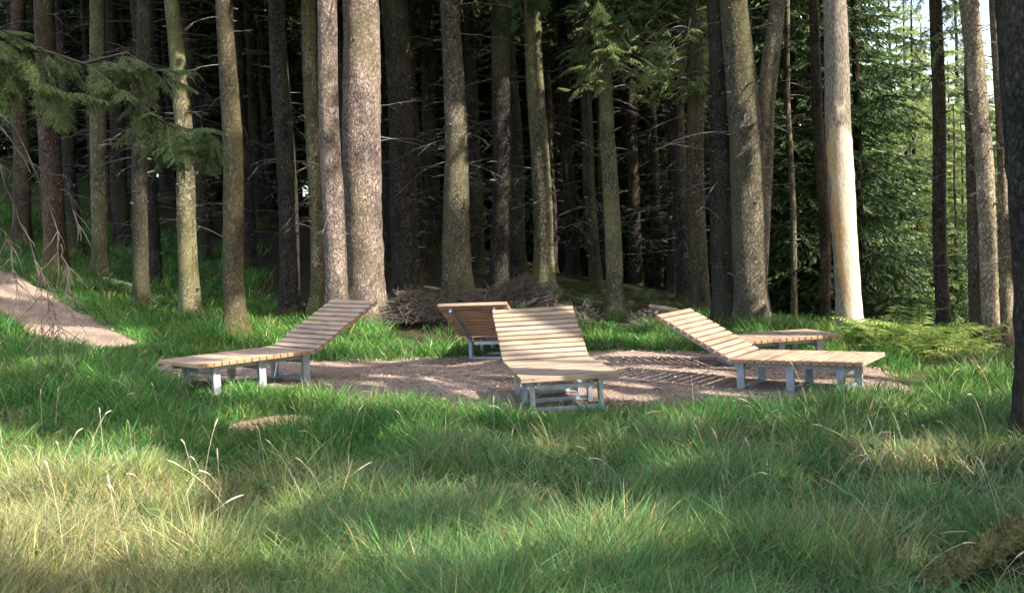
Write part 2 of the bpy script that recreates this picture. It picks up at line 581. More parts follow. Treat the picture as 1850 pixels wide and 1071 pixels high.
def tps_fit(P, lam=.02):
    n = len(P)
    d = np.linalg.norm(P[:, None, :2] - P[None, :, :2], axis=2)
    K = np.where(d > 0, d * d * np.log(d + 1e-12), 0) + np.eye(n) * lam
    A = np.zeros((n + 3, n + 3))
    A[:n, :n] = K
    A[:n, n] = 1
    A[:n, n + 1:] = P[:, :2]
    A[n:, :n] = A[:n, n:].T
    return np.linalg.solve(A, np.concatenate([P[:, 2], [0, 0, 0]]))


TW = tps_fit(cps, .06)


def hz(x, y):
    """smooth ground height"""
    x = np.clip(np.asarray(x, float), -22, 22)
    y = np.clip(np.asarray(y, float), -10, 46)
    sh = np.broadcast(x, y).shape
    x, y = np.broadcast_to(x, sh).ravel(), np.broadcast_to(y, sh).ravel()
    out = np.empty(x.size)
    for i in range(0, x.size, 40000):
        xx, yy = x[i:i + 40000], y[i:i + 40000]
        d2 = (xx[:, None] - cps[None, :, 0]) ** 2 + (yy[:, None] - cps[None, :, 1]) ** 2
        out[i:i + 40000] = (.5 * d2 * np.log(d2 + 1e-12)) @ TW[:-3] + TW[-3] + TW[-2] * xx + TW[-1] * yy
    return out.reshape(sh)


def gp(px, py):
    """where a pixel's ray meets the ground"""
    d = rt * (px - 925) / F + up * (535.5 - py) / F + fw
    d = d / d[1]
    ys = np.linspace(3, 40, 371)
    P = CAM[None, :] + d[None, :] * ys[:, None]
    below = P[:, 2] < hz(P[:, 0], P[:, 1])
    i = int(np.argmax(below)) if below.any() else len(ys) - 1
    return P[i]


def poly_from_px(pts):
    return np.array([gp(a, b)[:2] for a, b in pts])


PATCH = poly_from_px([(262, 668), (330, 654), (430, 652), (575, 655), (700, 653), (850, 646), (960, 640), (1065, 637), (1160, 635), (1260, 638),
                      (1400, 640), (1500, 650), (1590, 672), (1648, 704), (1640, 713), (1575, 706), (1500, 714), (1440, 734), (1380, 746), (1240, 750),
                      (1100, 748), (1000, 746), (880, 742), (770, 728), (700, 734), (655, 737), (618, 712), (560, 699), (470, 703), (400, 697), (320, 690)])
PATH = poly_from_px([(-160, 435), (-60, 466), (0, 491), (80, 530), (160, 573), (236, 617), (215, 627), (160, 631), (105, 628), (50, 597), (0, 556), (-80, 540), (-200, 520)])
BARE = np.array([gp(500, 770)[:2] + np.array([.40 * math.cos(a) * (1 + .3 * math.sin(3 * a + 1)), .55 * math.sin(a) * (1 + .25 * math.sin(2 * a)) - .1]) for a in np.linspace(0, 2 * math.pi, 20)[:-1]])


def sdist(poly, x, y):
    """signed distance to a polygon, negative inside"""
    x, y = np.asarray(x, float).ravel(), np.asarray(y, float).ravel()
    inside = np.zeros(x.size, bool)
    best = np.full(x.size, 1e9)
    for (ax, ay), (bx, by) in zip(poly, np.roll(poly, -1, 0)):
        ex, ey = bx - ax, by - ay
        t = np.clip(((x - ax) * ex + (y - ay) * ey) / (ex * ex + ey * ey + 1e-12), 0, 1)
        best = np.minimum(best, np.hypot(x - ax - t * ex, y - ay - t * ey))
        c = ((ay > y) != (by > y)) & (x < (bx - ax) * (y - ay) / (by - ay + 1e-15) + ax)
        inside ^= c
    return np.where(inside, -best, best)


def bare_d(x, y):
    return np.minimum(np.minimum(sdist(PATCH, x, y), sdist(PATH, x, y)), sdist(BARE, x, y))


def turf_amount(x, y):
    """1 on open turf, 0 on the needle litter of the wood"""
    edge = 17.2 + 1.2 * np.sin(x * .7) + .8 * np.sin(x * 1.9 + 1) + np.clip(-x - 3, 0, 9) * 1.7 - np.clip(x - 5, 0, 5) * .4
    return 1 - sstep(edge - .9, edge + .9, y)


def rough_z(x, y):
    """tussocky relief added on the turf"""
    d = bare_d(x, y).reshape(np.shape(x))
    k = sstep(.05, .5, d)
    b = .10 * (vnoise(x, y, 3, .9) - .5) + .05 * (vnoise(x, y, 4, .35) - .5)
    return k * b - .03 * (1 - sstep(-.05, .12, d))


gx = np.sinh(np.linspace(-3.6, 3.6, 230)) / math.sinh(3.6) * 140
gy = 9 + np.sinh(np.linspace(-3.6, 3.6, 240)) / math.sinh(3.6) * 170
GX, GY = np.meshgrid(gx, gy)
GZ = hz(GX, GY) + rough_z(GX, GY)
nx, ny = len(gx), len(gy)
ii, jj = np.meshgrid(np.arange(nx - 1), np.arange(ny - 1))
b0 = (jj * nx + ii).ravel()
tv = turf_amount(GX, GY).ravel()
ground = obj('ground', mesh_of('ground', np.stack([GX, GY, GZ], -1), np.stack([b0, b0 + 1, b0 + nx + 1, b0 + nx], -1), smooth=True,
                               col=np.repeat(tv[:, None], 3, 1)), ground_mat())
tag(ground, kind='structure')


def sheet(name, poly, lift, m, step=.07):
    x0, y0 = poly.min(0) - .2
    x1, y1 = poly.max(0) + .2
    xs, ys = np.arange(x0, x1, step), np.arange(y0, y1, step)
    X, Y = np.meshgrid(xs, ys)
    d = sdist(poly, X, Y).reshape(X.shape) + .16 * (vnoise(X, Y, 9, .3) - .5) + .08 * (vnoise(X, Y, 19, .12) - .5)
    Z = hz(X, Y) + lift + .012 * (vnoise(X, Y, 12, .25) - .5) - .05 * sstep(-.03, .12, d)
    keep = d < .12
    n = X.shape[1]
    k = keep[:-1, :-1] & keep[1:, :-1] & keep[:-1, 1:] & keep[1:, 1:]
    a = (np.arange(X.shape[0] - 1)[:, None] * n + np.arange(n - 1)[None, :])[k]
    me = mesh_of(name, np.stack([X, Y, Z], -1), np.stack([a, a + 1, a + n + 1, a + n], -1), smooth=True)
    return tag(obj(name, me, m), kind='structure')


sheet('grit_clearing', PATCH, .012, GRAVEL)
sheet('path', PATH, .016, GRAVEL)
sheet('bare_soil', BARE, .010, SOIL, .04)

# loose grit and bark chips on the clearing and the path
x = rng.uniform(-11, 6, 90000)
y = rng.uniform(9, 20, 90000)
d = np.minimum(sdist(PATCH, x, y), sdist(PATH, x, y))
k = (d < .1) & (np.abs(x) < y * .56)
x, y = x[k], y[k]
z = hz(x, y) + .014
n = len(x)
s = rng.uniform(.005, .013, n) * (1 + (rng.random(n) < .03) * 1.2)
a = rng.uniform(0, 6.28, n)
e1 = np.stack([np.cos(a), np.sin(a), rng.normal(0, .35, n)], -1) * s[:, None]
e2 = np.stack([-np.sin(a), np.cos(a), rng.normal(0, .35, n)], -1) * (s * rng.uniform(.4, .9, n))[:, None]
c = np.stack([x, y, z], -1)
top = c + np.array([0, 0, 1]) * (s * .8)[:, None]
V = np.stack([c - e1, c - e2, c + e1, c + e2, top], 1).reshape(-1, 3)
o5 = np.arange(n)[:, None] * 5
T = np.concatenate([o5 + np.array([[0, 1, 4]]), o5 + np.array([[1, 2, 4]]), o5 + np.array([[2, 3, 4]]), o5 + np.array([[3, 0, 4]])])
cc = np.array([.255, .198, .160]) * rng.uniform(.5, 1.7, n)[:, None] * (1 + rng.normal(0, .06, (n, 3)))
m, t, b = mat('grit_chips')
av = t.nodes.new('ShaderNodeAttribute')
av.attribute_name = 'tint'
t.links.new(av.outputs['Color'], b.inputs['Base Color'])
b.inputs['Roughness'].default_value = .9
tag(obj('loose_grit', mesh_of('loose_grit', V, T=T, col=np.repeat(cc, 5, 0)), m),
    'loose reddish grit scattered over the clearing and the path', 'grit', kind='stuff')

# ------------------------------------------------------------------ where sunlight gets through
LIT = []          # (point, radius): needles that would shade these are cut out of the crowns


def lit_ground(px, py, r):
    p = gp(px, py)
    LIT.append((p + np.array([0, 0, .15]), r))


def lit_at(px, py, Y, r):
    LIT.append((at(px, py, Y), r))


def lit_zone(cx, cy, rx, ry, n, r=.2, seed=0):
    """a pool of sunlight on the ground, given by its outline in the photograph"""
    g_ = np.random.default_rng(int(cx * 7 + cy + seed))
    for _ in range(n):
        a_, q_ = g_.uniform(0, 6.283), math.sqrt(g_.random())
        lit_ground(cx + rx * q_ * math.cos(a_), cy + ry * q_ * math.sin(a_), r * g_.uniform(.9, 1.8))


for z_ in ((90, 905, 150, 65, 40, .32), (50, 850, 80, 35, 8, .24), (190, 860, 70, 40, 8, .24), (300, 985, 110, 30, 4, .12), (90, 1010, 90, 20, 5, .2),
           (640, 612, 90, 26, 20, .28), (520, 604, 70, 22, 12, .25), (760, 625, 90, 18, 18, .26), (845, 635, 50, 12, 6, .2), (1150, 612, 100, 16, 8, .2),
           (640, 659, 70, 5, 8, .14), (780, 654, 90, 7, 10, .15), (1180, 648, 90, 7, 9, .17), (1230, 668, 110, 9, 9, .15), (1140, 700, 60, 10, 6, .14), (1290, 722, 80, 7, 4, .12), (1130, 722, 40, 7, 4, .12), (700, 690, 60, 10, 3, .1),
           (1610, 700, 45, 9, 7, .16), (1600, 752, 80, 14, 7, .16), (1750, 740, 75, 22, 8, .16), (1700, 700, 125, 35, 32, .24), (1590, 650, 40, 14, 4, .16), (1480, 700, 60, 8, 3, .12),
           (170, 612, 75, 12, 12, .2), (60, 607, 70, 12, 10, .2), (40, 528, 45, 7, 6, .18), (200, 625, 50, 6, 5, .15), (470, 602, 40, 14, 5, .2),
           (480, 716, 80, 12, 5, .14), (590, 740, 70, 12, 8, .16), (720, 750, 90, 12, 10, .17), (500, 770, 65, 12, 7, .15), (850, 750, 60, 10, 5, .15),
           (1250, 775, 160, 18, 6, .12), (1500, 745, 70, 12, 5, .12), (850, 830, 160, 25, 3, .1), (1650, 850, 120, 30, 3, .1), (950, 1030, 250, 25, 4, .1), (925, 870, 950, 130, 55, .06), (925, 1040, 930, 28, 34, .06), (260, 690, 290, 40, 26, .09), (1000, 800, 500, 40, 16, .07)):
    lit_zone(*z_)


def lit_lounger(nm, u0, u1, frac=1.0, r=.2):
    x_, y_, a_, z_ = [l[1:] for l in LOUNGERS if l[0] == nm][0]
    g_ = np.random.default_rng(ord(nm))
    for u_ in np.arange(u0, u1, .26):
        for v_ in (-.36, -.12, .12, .36):
            if g_.random() > frac:
                continue
            uu = min(u_, 1.45) + max(0, u_ - 1.45) * math.cos(R(29))
            zz = .38 + max(0, u_ - 1.45) * math.sin(R(29))
            LIT.append((np.array([x_ + uu * math.cos(R(a_)) - v_ * math.sin(R(a_)), y_ + uu * math.sin(R(a_)) + v_ * math.cos(R(a_)), z_ + zz]), r))


g = np.random.default_rng(2)
for q_ in range(60):
    lit_at(g.uniform(1550, 1815), g.uniform(560, 650), g.uniform(13.4, 14.8), .26)
lit_lounger('C', 0, 2.5, .97)
lit_lounger('R', 0, 2.5, .93)
lit_lounger('D', 0, 2.5, .9)
lit_lounger('B', 1.9, 2.5, 1)
lit_at(470, 628, 12.2, .22)
# trunks in the sun
for px, pts, Y in ((0, [(657, 40), (657, 130), (659, 220), (660, 310), (660, 400), (661, 480), (662, 540)], 17.0), (0, [(590, 50), (594, 130), (597, 200), (600, 270), (602, 350)], 17.6),
                   (0, [(1508, 60), (1510, 130), (1514, 200), (1518, 280), (1522, 350), (1525, 430), (1529, 500), (1530, 560)], 15.4),
                   (0, [(1762, 60), (1770, 160), (1779, 260), (1783, 360), (1788, 450), (1793, 540)], 15.2), (0, [(1800, 100), (1812, 330), (1818, 560)], 15.6)):
    for q in pts:
        lit_at(q[0], q[1], Y, .34)
for px, py, Y, r in ((826, 330, 17.8, .2), (820, 220, 17.8, .16), (975, 60, 19.8, .25), (972, 150, 19.8, .2), (978, 300, 19.8, .25), (982, 400, 19.8, .2), (985, 470, 19.8, .2),
                     (1112, 380, 18.4, .16), (1112, 460, 18.4, .2), (1113, 530, 18.4, .2), (1372, 450, 16.8, .2), (1340, 130, 16.8, .25), (1335, 40, 16.8, .25), (1365, 350, 16.8, .14), (1258, 330, 18.8, .16), (1262, 440, 18.8, .2),
                     (1395, 100, 18, .18), (1383, 220, 18, .2), (1432, 450, 20.3, .2), (342, 340, 17.8, .13), (345, 430, 17.8, .16), (347, 520, 17.8, .12), (180, 240, 20.8, .16), (180, 380, 20.8, .14), (578, 450, 18.4, .16), (577, 380, 18.4, .14),
                     (1080, 120, 17.6, .3), (1150, 40, 17.6, .35), (1095, 30, 17.6, .3), (1110, 90, 18.2, .3), (1060, 60, 18, .25), (1200, 90, 18, .3), (1190, 20, 18, .3), (1230, 130, 18.3, .25), (1150, 130, 18, .25), (1130, 60, 17.2, .3), (1240, 50, 18.6, .25), (405, 60, 16, .12), (253, 490, 17.8, .12), (910, 180, 19.2, .12), (522, 440, 18.3, .12)):
    lit_at(px, py, Y, r + .07)
LP = np.array([p for p, r in LIT])
LR = np.array([r for p, r in LIT])


LP, LR = LP.astype(np.float32), LR.astype(np.float32)
LU = LP @ S.astype(np.float32)
LQ = LP - LU[:, None] * S.astype(np.float32)[None, :]


def in_sunbeam(C):
    """which of the points C stand in a beam that reaches a sunlit spot"""
    C = C.astype(np.float32)
    u = C @ S.astype(np.float32)
    q = C - u[:, None] * S.astype(np.float32)[None, :]
    # plane coordinates across the beam
    e1 = np.cross(S, [0, 0, 1.0])
    e1 /= np.linalg.norm(e1)
    e2 = np.cross(S, e1)
    E = np.stack([e1, e2], 1).astype(np.float32)
    a, b = q @ E, LQ @ E
    out = np.zeros(len(C), bool)
    for i in range(0, len(C), 4000):
        dx = a[i:i + 4000, 0:1] - b[None, :, 0]
        dy = a[i:i + 4000, 1:2] - b[None, :, 1]
        out[i:i + 4000] = ((dx * dx + dy * dy < (LR + .09) ** 2) & (u[i:i + 4000, None] > LU[None, :] + .5)).any(1)
    return out


# ------------------------------------------------------------------ spruce boughs and crowns
def quad_strip(p0, p1, w0, w1, side):
    return np.array([p0 - side * w0, p0 + side * w0, p1 + side * w1, p1 - side * w1])


def bough(seed, L=1.0, n_side=22, n_sub=9, hang=.5, width=.011):
    """a spruce bough along +x: every shoot a narrow flat needle strip -> (quads*4, 3)"""
    g = np.random.default_rng(seed)
    out = []

    def stem(t):
        return np.array([L * t, .05 * L * math.sin(3 * t + seed), L * (.10 * t - hang * .55 * t * t)])
    ts = np.linspace(0, 1, 7)
    for a, b in zip(ts[:-1], ts[1:]):
        out.append(quad_strip(stem(a), stem(b), .012 * (1 - .7 * a), .012 * (1 - .7 * b), np.array([0, 1.0, 0])))
    for i in range(n_side):
        t = .16 + .84 * (i + g.random()) / n_side
        sg = 1 if i % 2 else -1
        ln = L * (.42 * (1 - t) ** .6 + .10) * g.uniform(.7, 1.2)
        ang = R(g.uniform(40, 65))
        d = np.array([math.cos(ang), sg * math.sin(ang), -.15 - hang * g.uniform(.2, .9)])
        d /= np.linalg.norm(d)
        p = stem(t)
        for j in range(n_sub):
            u = (j + g.random()) / n_sub
            q = p + d * ln * u + np.array([0, 0, -.35 * hang * ln * u * u])
            sg2 = 1 if j % 2 else -1
            sd = np.cross(d, np.array([0, 0, 1.0]))
            sd /= np.linalg.norm(sd)
            e = d * .75 + sd * sg2 * g.uniform(.35, .8) + np.array([0, 0, -hang * g.uniform(.1, .9)])
            e /= np.linalg.norm(e)
            l2 = ln * (.20 + .16 * (1 - u)) * g.uniform(.7, 1.3)
            nrm = np.cross(e, g.normal(0, 1, 3))
            nrm /= np.linalg.norm(nrm) + 1e-9
            out.append(quad_strip(q, q + e * l2, width * g.uniform(.8, 1.3), width * .45, nrm))
        out.append(quad_strip(p, p + d * ln + np.array([0, 0, -.35 * hang * ln]), .007, .003, np.cross(d, [0, 0, 1.0])))
    return np.concatenate(out)


FINE = [bough(20 + i, 1.0, 30, 13, (.3, .5, .75)[i % 3], .0085) for i in range(4)]
SHADE = [bough(40 + i, 1.0, 9, 4, (.35, .6, .9)[i % 3], .05) for i in range(4)]
COARSE = [bough(60 + i, 1.0, 11, 6, (.35, .6, .9)[i % 3], .030) for i in range(4)]
MID = [bough(90 + i, 1.0, 16, 8, (.3, .55, .8)[i % 3], .017) for i in range(4)]


def place(pr, L, az, tilt, p):
    c, s_ = math.cos(tilt), math.sin(tilt)
    v = pr * L
    v = np.stack([v[:, 0] * c - v[:, 2] * s_, v[:, 1], v[:, 0] * s_ + v[:, 2] * c], -1)
    c, s_ = math.cos(az), math.sin(az)
    v = np.stack([v[:, 0] * c - v[:, 1] * s_, v[:, 0] * s_ + v[:, 1] * c, v[:, 2]], -1)
    return v + p


def crown_mesh(name, seed, axis, z0, z1, r0, protos, whorls, per, base=None, lit=False, gap=.12):
    """whorls of boughs round an axis function; base = world place, for leaving gaps where sun comes through"""
    g = np.random.default_rng(seed)
    out = []
    for k in range(whorls):
        f = (k + g.uniform(-.3, .3)) / whorls
        z = z0 + (z1 - z0) * max(0, f)
        L = r0 * (1 - .86 * f) * (.75 + .25 * min(1, (f + .12) / .2))
        c, _ = axis(z)
        for j in range(per):
            if g.random() < gap:
                continue
            az = (j + g.random()) / per * 6.283 + k * 1.3
            l = L * g.uniform(.7, 1.15)
            out.append(place(protos[g.integers(len(protos))], l, az, R(g.uniform(-12, 14)), c))
    if not out:
        return None
    V = np.concatenate(out)
    if lit:
        keep = ~in_sunbeam(V.reshape(-1, 4, 3).mean(1) + base)
        V = V.reshape(-1, 4, 3)[keep].reshape(-1, 3)
    return mesh_of(name, V, np.arange(len(V)).reshape(-1, 4))


def twig_cloud(name, seed, axis, z0, z1, n, lmin, lmax, rad=.006):
    """dead side branches up a trunk, with a few forks"""
    g = np.random.default_rng(seed)
    A = Acc()
    for i in range(n):
        z = g.uniform(z0, z1)
        c, r = axis(z)
        az = g.uniform(0, 6.283)
        L = g.uniform(lmin, lmax) * (.5 + .5 * g.random())
        d = np.array([math.cos(az), math.sin(az), g.uniform(-.25, .3)])
        s = np.array([-math.sin(az), math.cos(az), 0])
        ts = np.linspace(0, 1, 6)
        bend = g.normal(0, .18)
        dr = g.uniform(-.1, .45)
        P = c + np.array([d * (r * .8 + L * t) + s * bend * L * t * t + np.array([0, 0, -dr * L * t * t]) + g.normal(0, .02, 3) * L * t for t in ts])
        A.add(*tube(P, rad * g.uniform(.7, 1.5) * (1 - .8 * ts), 3))
        for f in range(g.integers(0, 5)):
            j = g.integers(1, 5)
            e = d * .6 + s * g.choice([-1, 1]) * g.uniform(.4, 1) + np.array([0, 0, g.uniform(-.7, .2)])
            l2 = L * g.uniform(.12, .4)
            Q = P[j] + np.array([e * l2 * t + np.array([0, 0, -.2 * l2 * t * t]) for t in (0, .5, 1)])
            A.add(*tube(Q, rad * .5 * np.array([1, .7, .25]), 3))
    for i in range(n // 2):      # broken stubs
        z = g.uniform(.5, z1)
        c, r = axis(z)
        az = g.uniform(0, 6.283)
        d = np.array([math.cos(az), math.sin(az), g.uniform(-.1, .5)])
        L = g.uniform(.03, .11)
        A.add(*tube(c + np.outer((r * .85, r + L * .5, r + L), d), np.array([.026, .016, .010]) * g.uniform(.6, 1.2), 5))
    return A.mesh(name)


def trunk_axis(pts, rads):
    pts, rads = np.asarray(pts, float), np.asarray(rads, float)
    o_ = np.argsort(pts[:, 2])
    pts, rads = pts[o_], rads[o_]

    def f(z):
        return np.array([np.interp(z, pts[:, 2], pts[:, 0]), np.interp(z, pts[:, 2], pts[:, 1]), z]), float(np.interp(z, pts[:, 2], rads))
    return f


def trunk_mesh(name, axis, top, seed, flare=.35, sides=26, rough=.06):
    g = np.random.default_rng(seed)
    zs = np.concatenate([[-.35, -.1, 0, .08, .18, .32, .5], np.arange(.62, min(top, 6.4), .13), np.arange(min(top, 6.5), top, 1.6), [top]])
    P, rr = [], []
    for z in zs:
        c, r = axis(max(z, 0))
        wob = .022 * np.array([math.sin(z * 1.3 + seed), math.cos(z * 1.7 + seed * 2), 0])
        P.append([c[0] + wob[0], c[1] + wob[1], z])
        rr.append(max(.02, r * (1 + flare * math.exp(-max(z, 0) / .22))))
    a = np.arange(sides) * 6.2832 / sides
    ph = g.uniform(0, 6.28, 4)
    W = np.ones((len(zs), sides))
    for i, z in enumerate(zs):
        fl = math.exp(-max(z, 0) / .25)
        W[i] = 1 + fl * .20 * np.sin(5 * a + ph[0]) + fl * .10 * np.sin(8 * a + ph[1]) + rough * .5 * np.sin(2 * a + ph[2] + z * .8) + g.normal(0, rough * .35, sides)
    V, Q = tube(P, rr, sides, W)
    return mesh_of(name, V, Q, smooth=True)


def tree_root(name, loc, label, group=None):
    e = obj(name, None, loc=loc)
    e.empty_display_size = .3
    return tag(e, label, 'tree', group)


SKIP_CROWN = {'T26': 1}
for i, (nm, bx, by, bw, Y, ups, bk, label) in enumerate(TR):
    p0 = at(bx, by, Y)
    gz = float(hz(p0[0], p0[1]))
    base = np.array([p0[0], p0[1], gz])
    pts, rads = [np.zeros(3)], [bw * Y / F / 2 * (.92 if nm != 'T27' else 1)]
    for ux, uy, uw in ups:
        q = at(ux, uy, Y) - base
        q[1] += .02 * (i % 3 - 1) * q[2]
        pts.append(q)
        rads.append(uw * Y / F / 2)
    q, qp = pts[-1], pts[-2]
    H = 17 + (i * 37 % 10) * .45
    if nm == 'T26':
        H = 6.5
    if nm == 'T20':
        H = 10
    dirv = (q - pts[0]) / (q[2] - pts[0][2])
    top = q + dirv * (H - q[2]) * np.array([.5, .5, 1])
    pts.append(top)
    rads.append(max(.03, rads[-1] * .25))
    ax = trunk_axis(pts, rads)
    name = 'spruce_tree' if nm != 'T22' else 'barkless_tree'
    e = tree_root(name, base, label, 'conifer trunks around the clearing')
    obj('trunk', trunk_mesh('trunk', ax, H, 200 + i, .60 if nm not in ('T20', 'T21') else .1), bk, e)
    nt_ = {'T10': 8, 'T9': 6, 'T22': 5, 'T27': 4, 'T6': 10}.get(nm, 44)
    dbm = twig_cloud('dead_branches', 300 + i, ax, 1.6 if nm not in ('T27',) else 4, 8.0, nt_, .25, 1.5, .0068)
    tag(obj('dead_branches', dbm, TWIG, e), kind='stuff')
    if nm not in SKIP_CROWN:
        z0 = {'T27': 5.5, 'T15': 5.5, 'T24': 7.5, 'T25': 7.5, 'T22': 8.5}.get(nm, 8.0)
        cm = crown_mesh('crown', 400 + i, ax, z0, H + .4, {'T20': .9}.get(nm, 2.5), SHADE, 15, 7, base, True)
        if cm:
            obj('crown', cm, NEEDLE, e)
    if nm in ('T15', 'T16', 'T23'):   # living boughs low enough to show at the top of the view
        g = np.random.default_rng(i)
        out = []
        spec = {'T15': (1030, 1215, -60, 165, 17.3, 19.6, 100), 'T16': (1160, 1300, -60, 190, 18.2, 20.0, 64), 'T24': (1690, 1800, -60, 130, 14.6, 16.2, 10),
                'T19': (1390, 1480, -60, 60, 17.6, 19.0, 12), 'T23': (1640, 1760, -60, 190, 16.0, 18.4, 26)}[nm]
        LA = Acc()
        for k in range(spec[6]):
            tip = at(g.uniform(spec[0], spec[1]), g.uniform(spec[2], spec[3]), g.uniform(spec[4], spec[5])) - base
            z = min(tip[2] + g.uniform(-.1, .7), H - 1)
            c, r_ = ax(z)
            tt = np.linspace(0, 1, 6)
            P_ = c + np.outer(tt, tip - c) + np.outer(.12 * np.sin(tt * 3.1), [0, 0, 1.0]) * np.linalg.norm(tip - c)
            LA.add(*tube(P_, .012 * (1 - .7 * tt), 4))
            az = math.atan2(*(tip - c)[[1, 0]])
            for u_ in (.55, .8, 1.0):
                pp = P_[int(round(u_ * 5))]
                out.append(place(MID[g.integers(4)], g.uniform(.2, .48), az + g.normal(0, 1.3), R(g.uniform(-60, 25)), pp + g.normal(0, .06, 3)))
        limb = obj('limbs', LA.mesh('limbs'), TWIG, e)
        tag(limb, kind='stuff')
        V = np.concatenate(out)
        V = V.reshape(-1, 4, 3)[~in_sunbeam(V.reshape(-1, 4, 3).mean(1) + base)].reshape(-1, 3)
        tag(obj('low_boughs', mesh_of('low_boughs', V, np.arange(len(V)).reshape(-1, 4)), NEEDLE_LIGHT, e), kind='stuff')

# unseen trees added to the right, crowns cut to shape shade on the clearing
g = np.random.default_rng(3)
shade_trees = []
for ix in range(5):
    for iy in range(8):
        x = 5.6 + ix * 3.0 + (iy % 2) * 1.3 + g.normal(0, .35)
        y = -7.5 + iy * 3.1 + g.normal(0, .35)
        if x < .58 * y + 1.2 or math.hypot(x, y) < 5.5 or (ix > 3 and iy < 1):
            continue
        best = None
        for tr_ in range(16):   # stand where the bare trunk shades few of the sunlit spots
            xx, yy = (x, y) if tr_ == 0 else (x + g.uniform(-1.3, 1.3), y + g.uniform(-1.3, 1.3))
            if xx < .58 * yy + 1.2:
                continue
            h_ = S[:2] / np.linalg.norm(S[:2])
            rel = np.array([xx, yy])[None, :] - LP[:, :2]
            along = rel @ h_
            off_ = np.abs(rel[:, 0] * h_[1] - rel[:, 1] * h_[0])
            cost = float(((along > 0) & (along < 28) & (off_ < .24 + .5 * LR)).sum()) + 3 * float(((along > 0) & (along < 28) & (off_ < .4) & ((LP[:, 2] > .9) | ((LP[:, 0] > 4.6) & (LP[:, 1] > 12.8)))).sum())
            if best is None or cost < best[0]:
                best = (cost, xx, yy)
        _, x, y = best
        shade_trees.append((x, y, g.uniform(24, 29), g.uniform(6.5, 8.5) if ix < 2 else g.uniform(4, 7)))
for i, (x, y, H, z0) in enumerate(shade_trees):
    base = np.array([x, y, float(hz(x, y))])
    ax = trunk_axis([(0, 0, 0), (.1, 0, H)], [.22, .04])
    e = tree_root('spruce_tree', base, 'tall unseen spruce added beyond the right edge of the view to shade the clearing', 'added shade spruces out of view to the right')
    obj('trunk', trunk_mesh('trunk', ax, H, 500 + i), BARK_GREY, e)
    cm = crown_mesh('crown', 520 + i, ax, z0, H + .4, 3.0, SHADE, 17, 8, base, True, .06)
    if cm:
        obj('crown', cm, NEEDLE, e)

# ------------------------------------------------------------------ the wood behind
DEEP = []
for v in range(3):
    ax = trunk_axis([(0, 0, 0), (.05 * (v - 1), 0, 4), (.1 * (v - 1), .1, 18)], [.15 + .02 * v, .125 + .015 * v, .03])
    DEEP.append((trunk_mesh('trunk', ax, 18, 600 + v, .25, 12),
                 twig_cloud('dead_branches', 610 + v, ax, .9, 10, 85, .4, 1.9, .0075),
                 crown_mesh('crown', 620 + v, ax, 7.5, 18.4, 2.6, COARSE, 17, 8)))
    for mm, mt in zip(DEEP[v], (BARK_DARK, TWIG, NEEDLE)):
        mm.materials.append(mt)
FULL = []
for v in range(3):
    ax = trunk_axis([(0, 0, 0), (0, .1, 17)], [.16, .03])
    FULL.append((trunk_mesh('trunk', ax, 17, 640 + v, .25, 12), crown_mesh('crown', 650 + v, ax, .7 + .5 * v, 17.5, 2.7, MID, 26, 9, gap=.06)))
    FULL[v][0].materials.append(BARK_DARK)
    FULL[v][1].materials.append((NEEDLE, NEEDLE, NEEDLE_LIGHT)[v])
spots = [at(t_[1], t_[2], t_[4])[:2] for t_ in TR]
g = np.random.default_rng(42)
cand = []
deep_px = [(140, 24), (205, 27), (225, 25), (283, 20.5), (375, 24), (390, 30), (455, 23), (478, 29), (640, 25), (702, 24), (760, 22), (784, 27), (868, 23.5), (940, 22.4), (1035, 27), (1076, 20.6), (1150, 26), (1190, 30), (1217, 22.5), (1236, 20.8), (1280, 24), (60, 29), (310, 31), (540, 31), (1000, 33), (1330, 27)]
for px, Y in deep_px:
    p = at(px, 500, Y)
    cand.append((p[0], p[1], g.uniform(.8, 1.15)))
tries = 0
while len(cand) < 62 and tries < 4000:
    tries += 1
    y = g.uniform(23, 40)
    x = g.uniform(-.56 * y - 2, .20 * y)
    if all((x - q[0]) ** 2 + (y - q[1]) ** 2 > 2.0 ** 2 for q in cand) and all((x - q[0]) ** 2 + (y - q[1]) ** 2 > 1.6 ** 2 for q in spots):
        cand.append((x, y, g.uniform(.7, 1.25)))
SHORT = {'T1': 'leftmost brownish trunk', 'T2': 'reddish left trunk', 'T3': 'mottled yellow-green trunk', 'T4': 'dark slim left trunk', 'T5': 'light-dappled left trunk', 'T6': 'brown left-lounger trunk', 'T7': 'dark patchy trunk',
         'T8': 'slim yellowish trunk', 'T9': 'narrower pinkish trunk', 'T10': 'thickest pinkish trunk', 'T11': 'broad dark trunk', 'T12': 'grey sun-patched trunk', 'T13': 'straight dark trunk', 'T14': 'bright yellow-dappled trunk',
         'T15': 'yellowish boughed trunk', 'T16': 'grey right-lounger trunk', 'T17': 'dark pressed trunk', 'T18': 'thick mossy trunk'}
order = sorted((t_[1] + (500 - t_[2]) * .045, t_[0]) for t_ in TR if t_[0] in SHORT)
used = set()
for i, (x, y, s_) in enumerate(cand):
    label = 'dark slender spruce trunk deep in the shaded wood behind the clearing'
    if i < len(deep_px):
        for (xa, na), (xb, nb) in zip(order[:-1], order[1:]):
            if xa < deep_px[i][0] <= xb and na not in used:
                used.add(na)
                label = 'dim farther trunk between the %s and the %s' % (SHORT[na], SHORT[nb])
    e = tree_root('spruce_tree', (x, y, float(hz(x, y))), label, 'slender trunks deep in the wood')
    e.rotation_euler = (g.normal(0, .012), g.normal(0, .012), g.uniform(0, 6.28))
    e.scale = (s_, s_, 1)
    tr_, db, cr = DEEP[i % 3]
    obj('trunk', tr_, None, e)
    tag(obj('dead_branches', db, None, e), kind='stuff')
    obj('crown', cr, None, e)
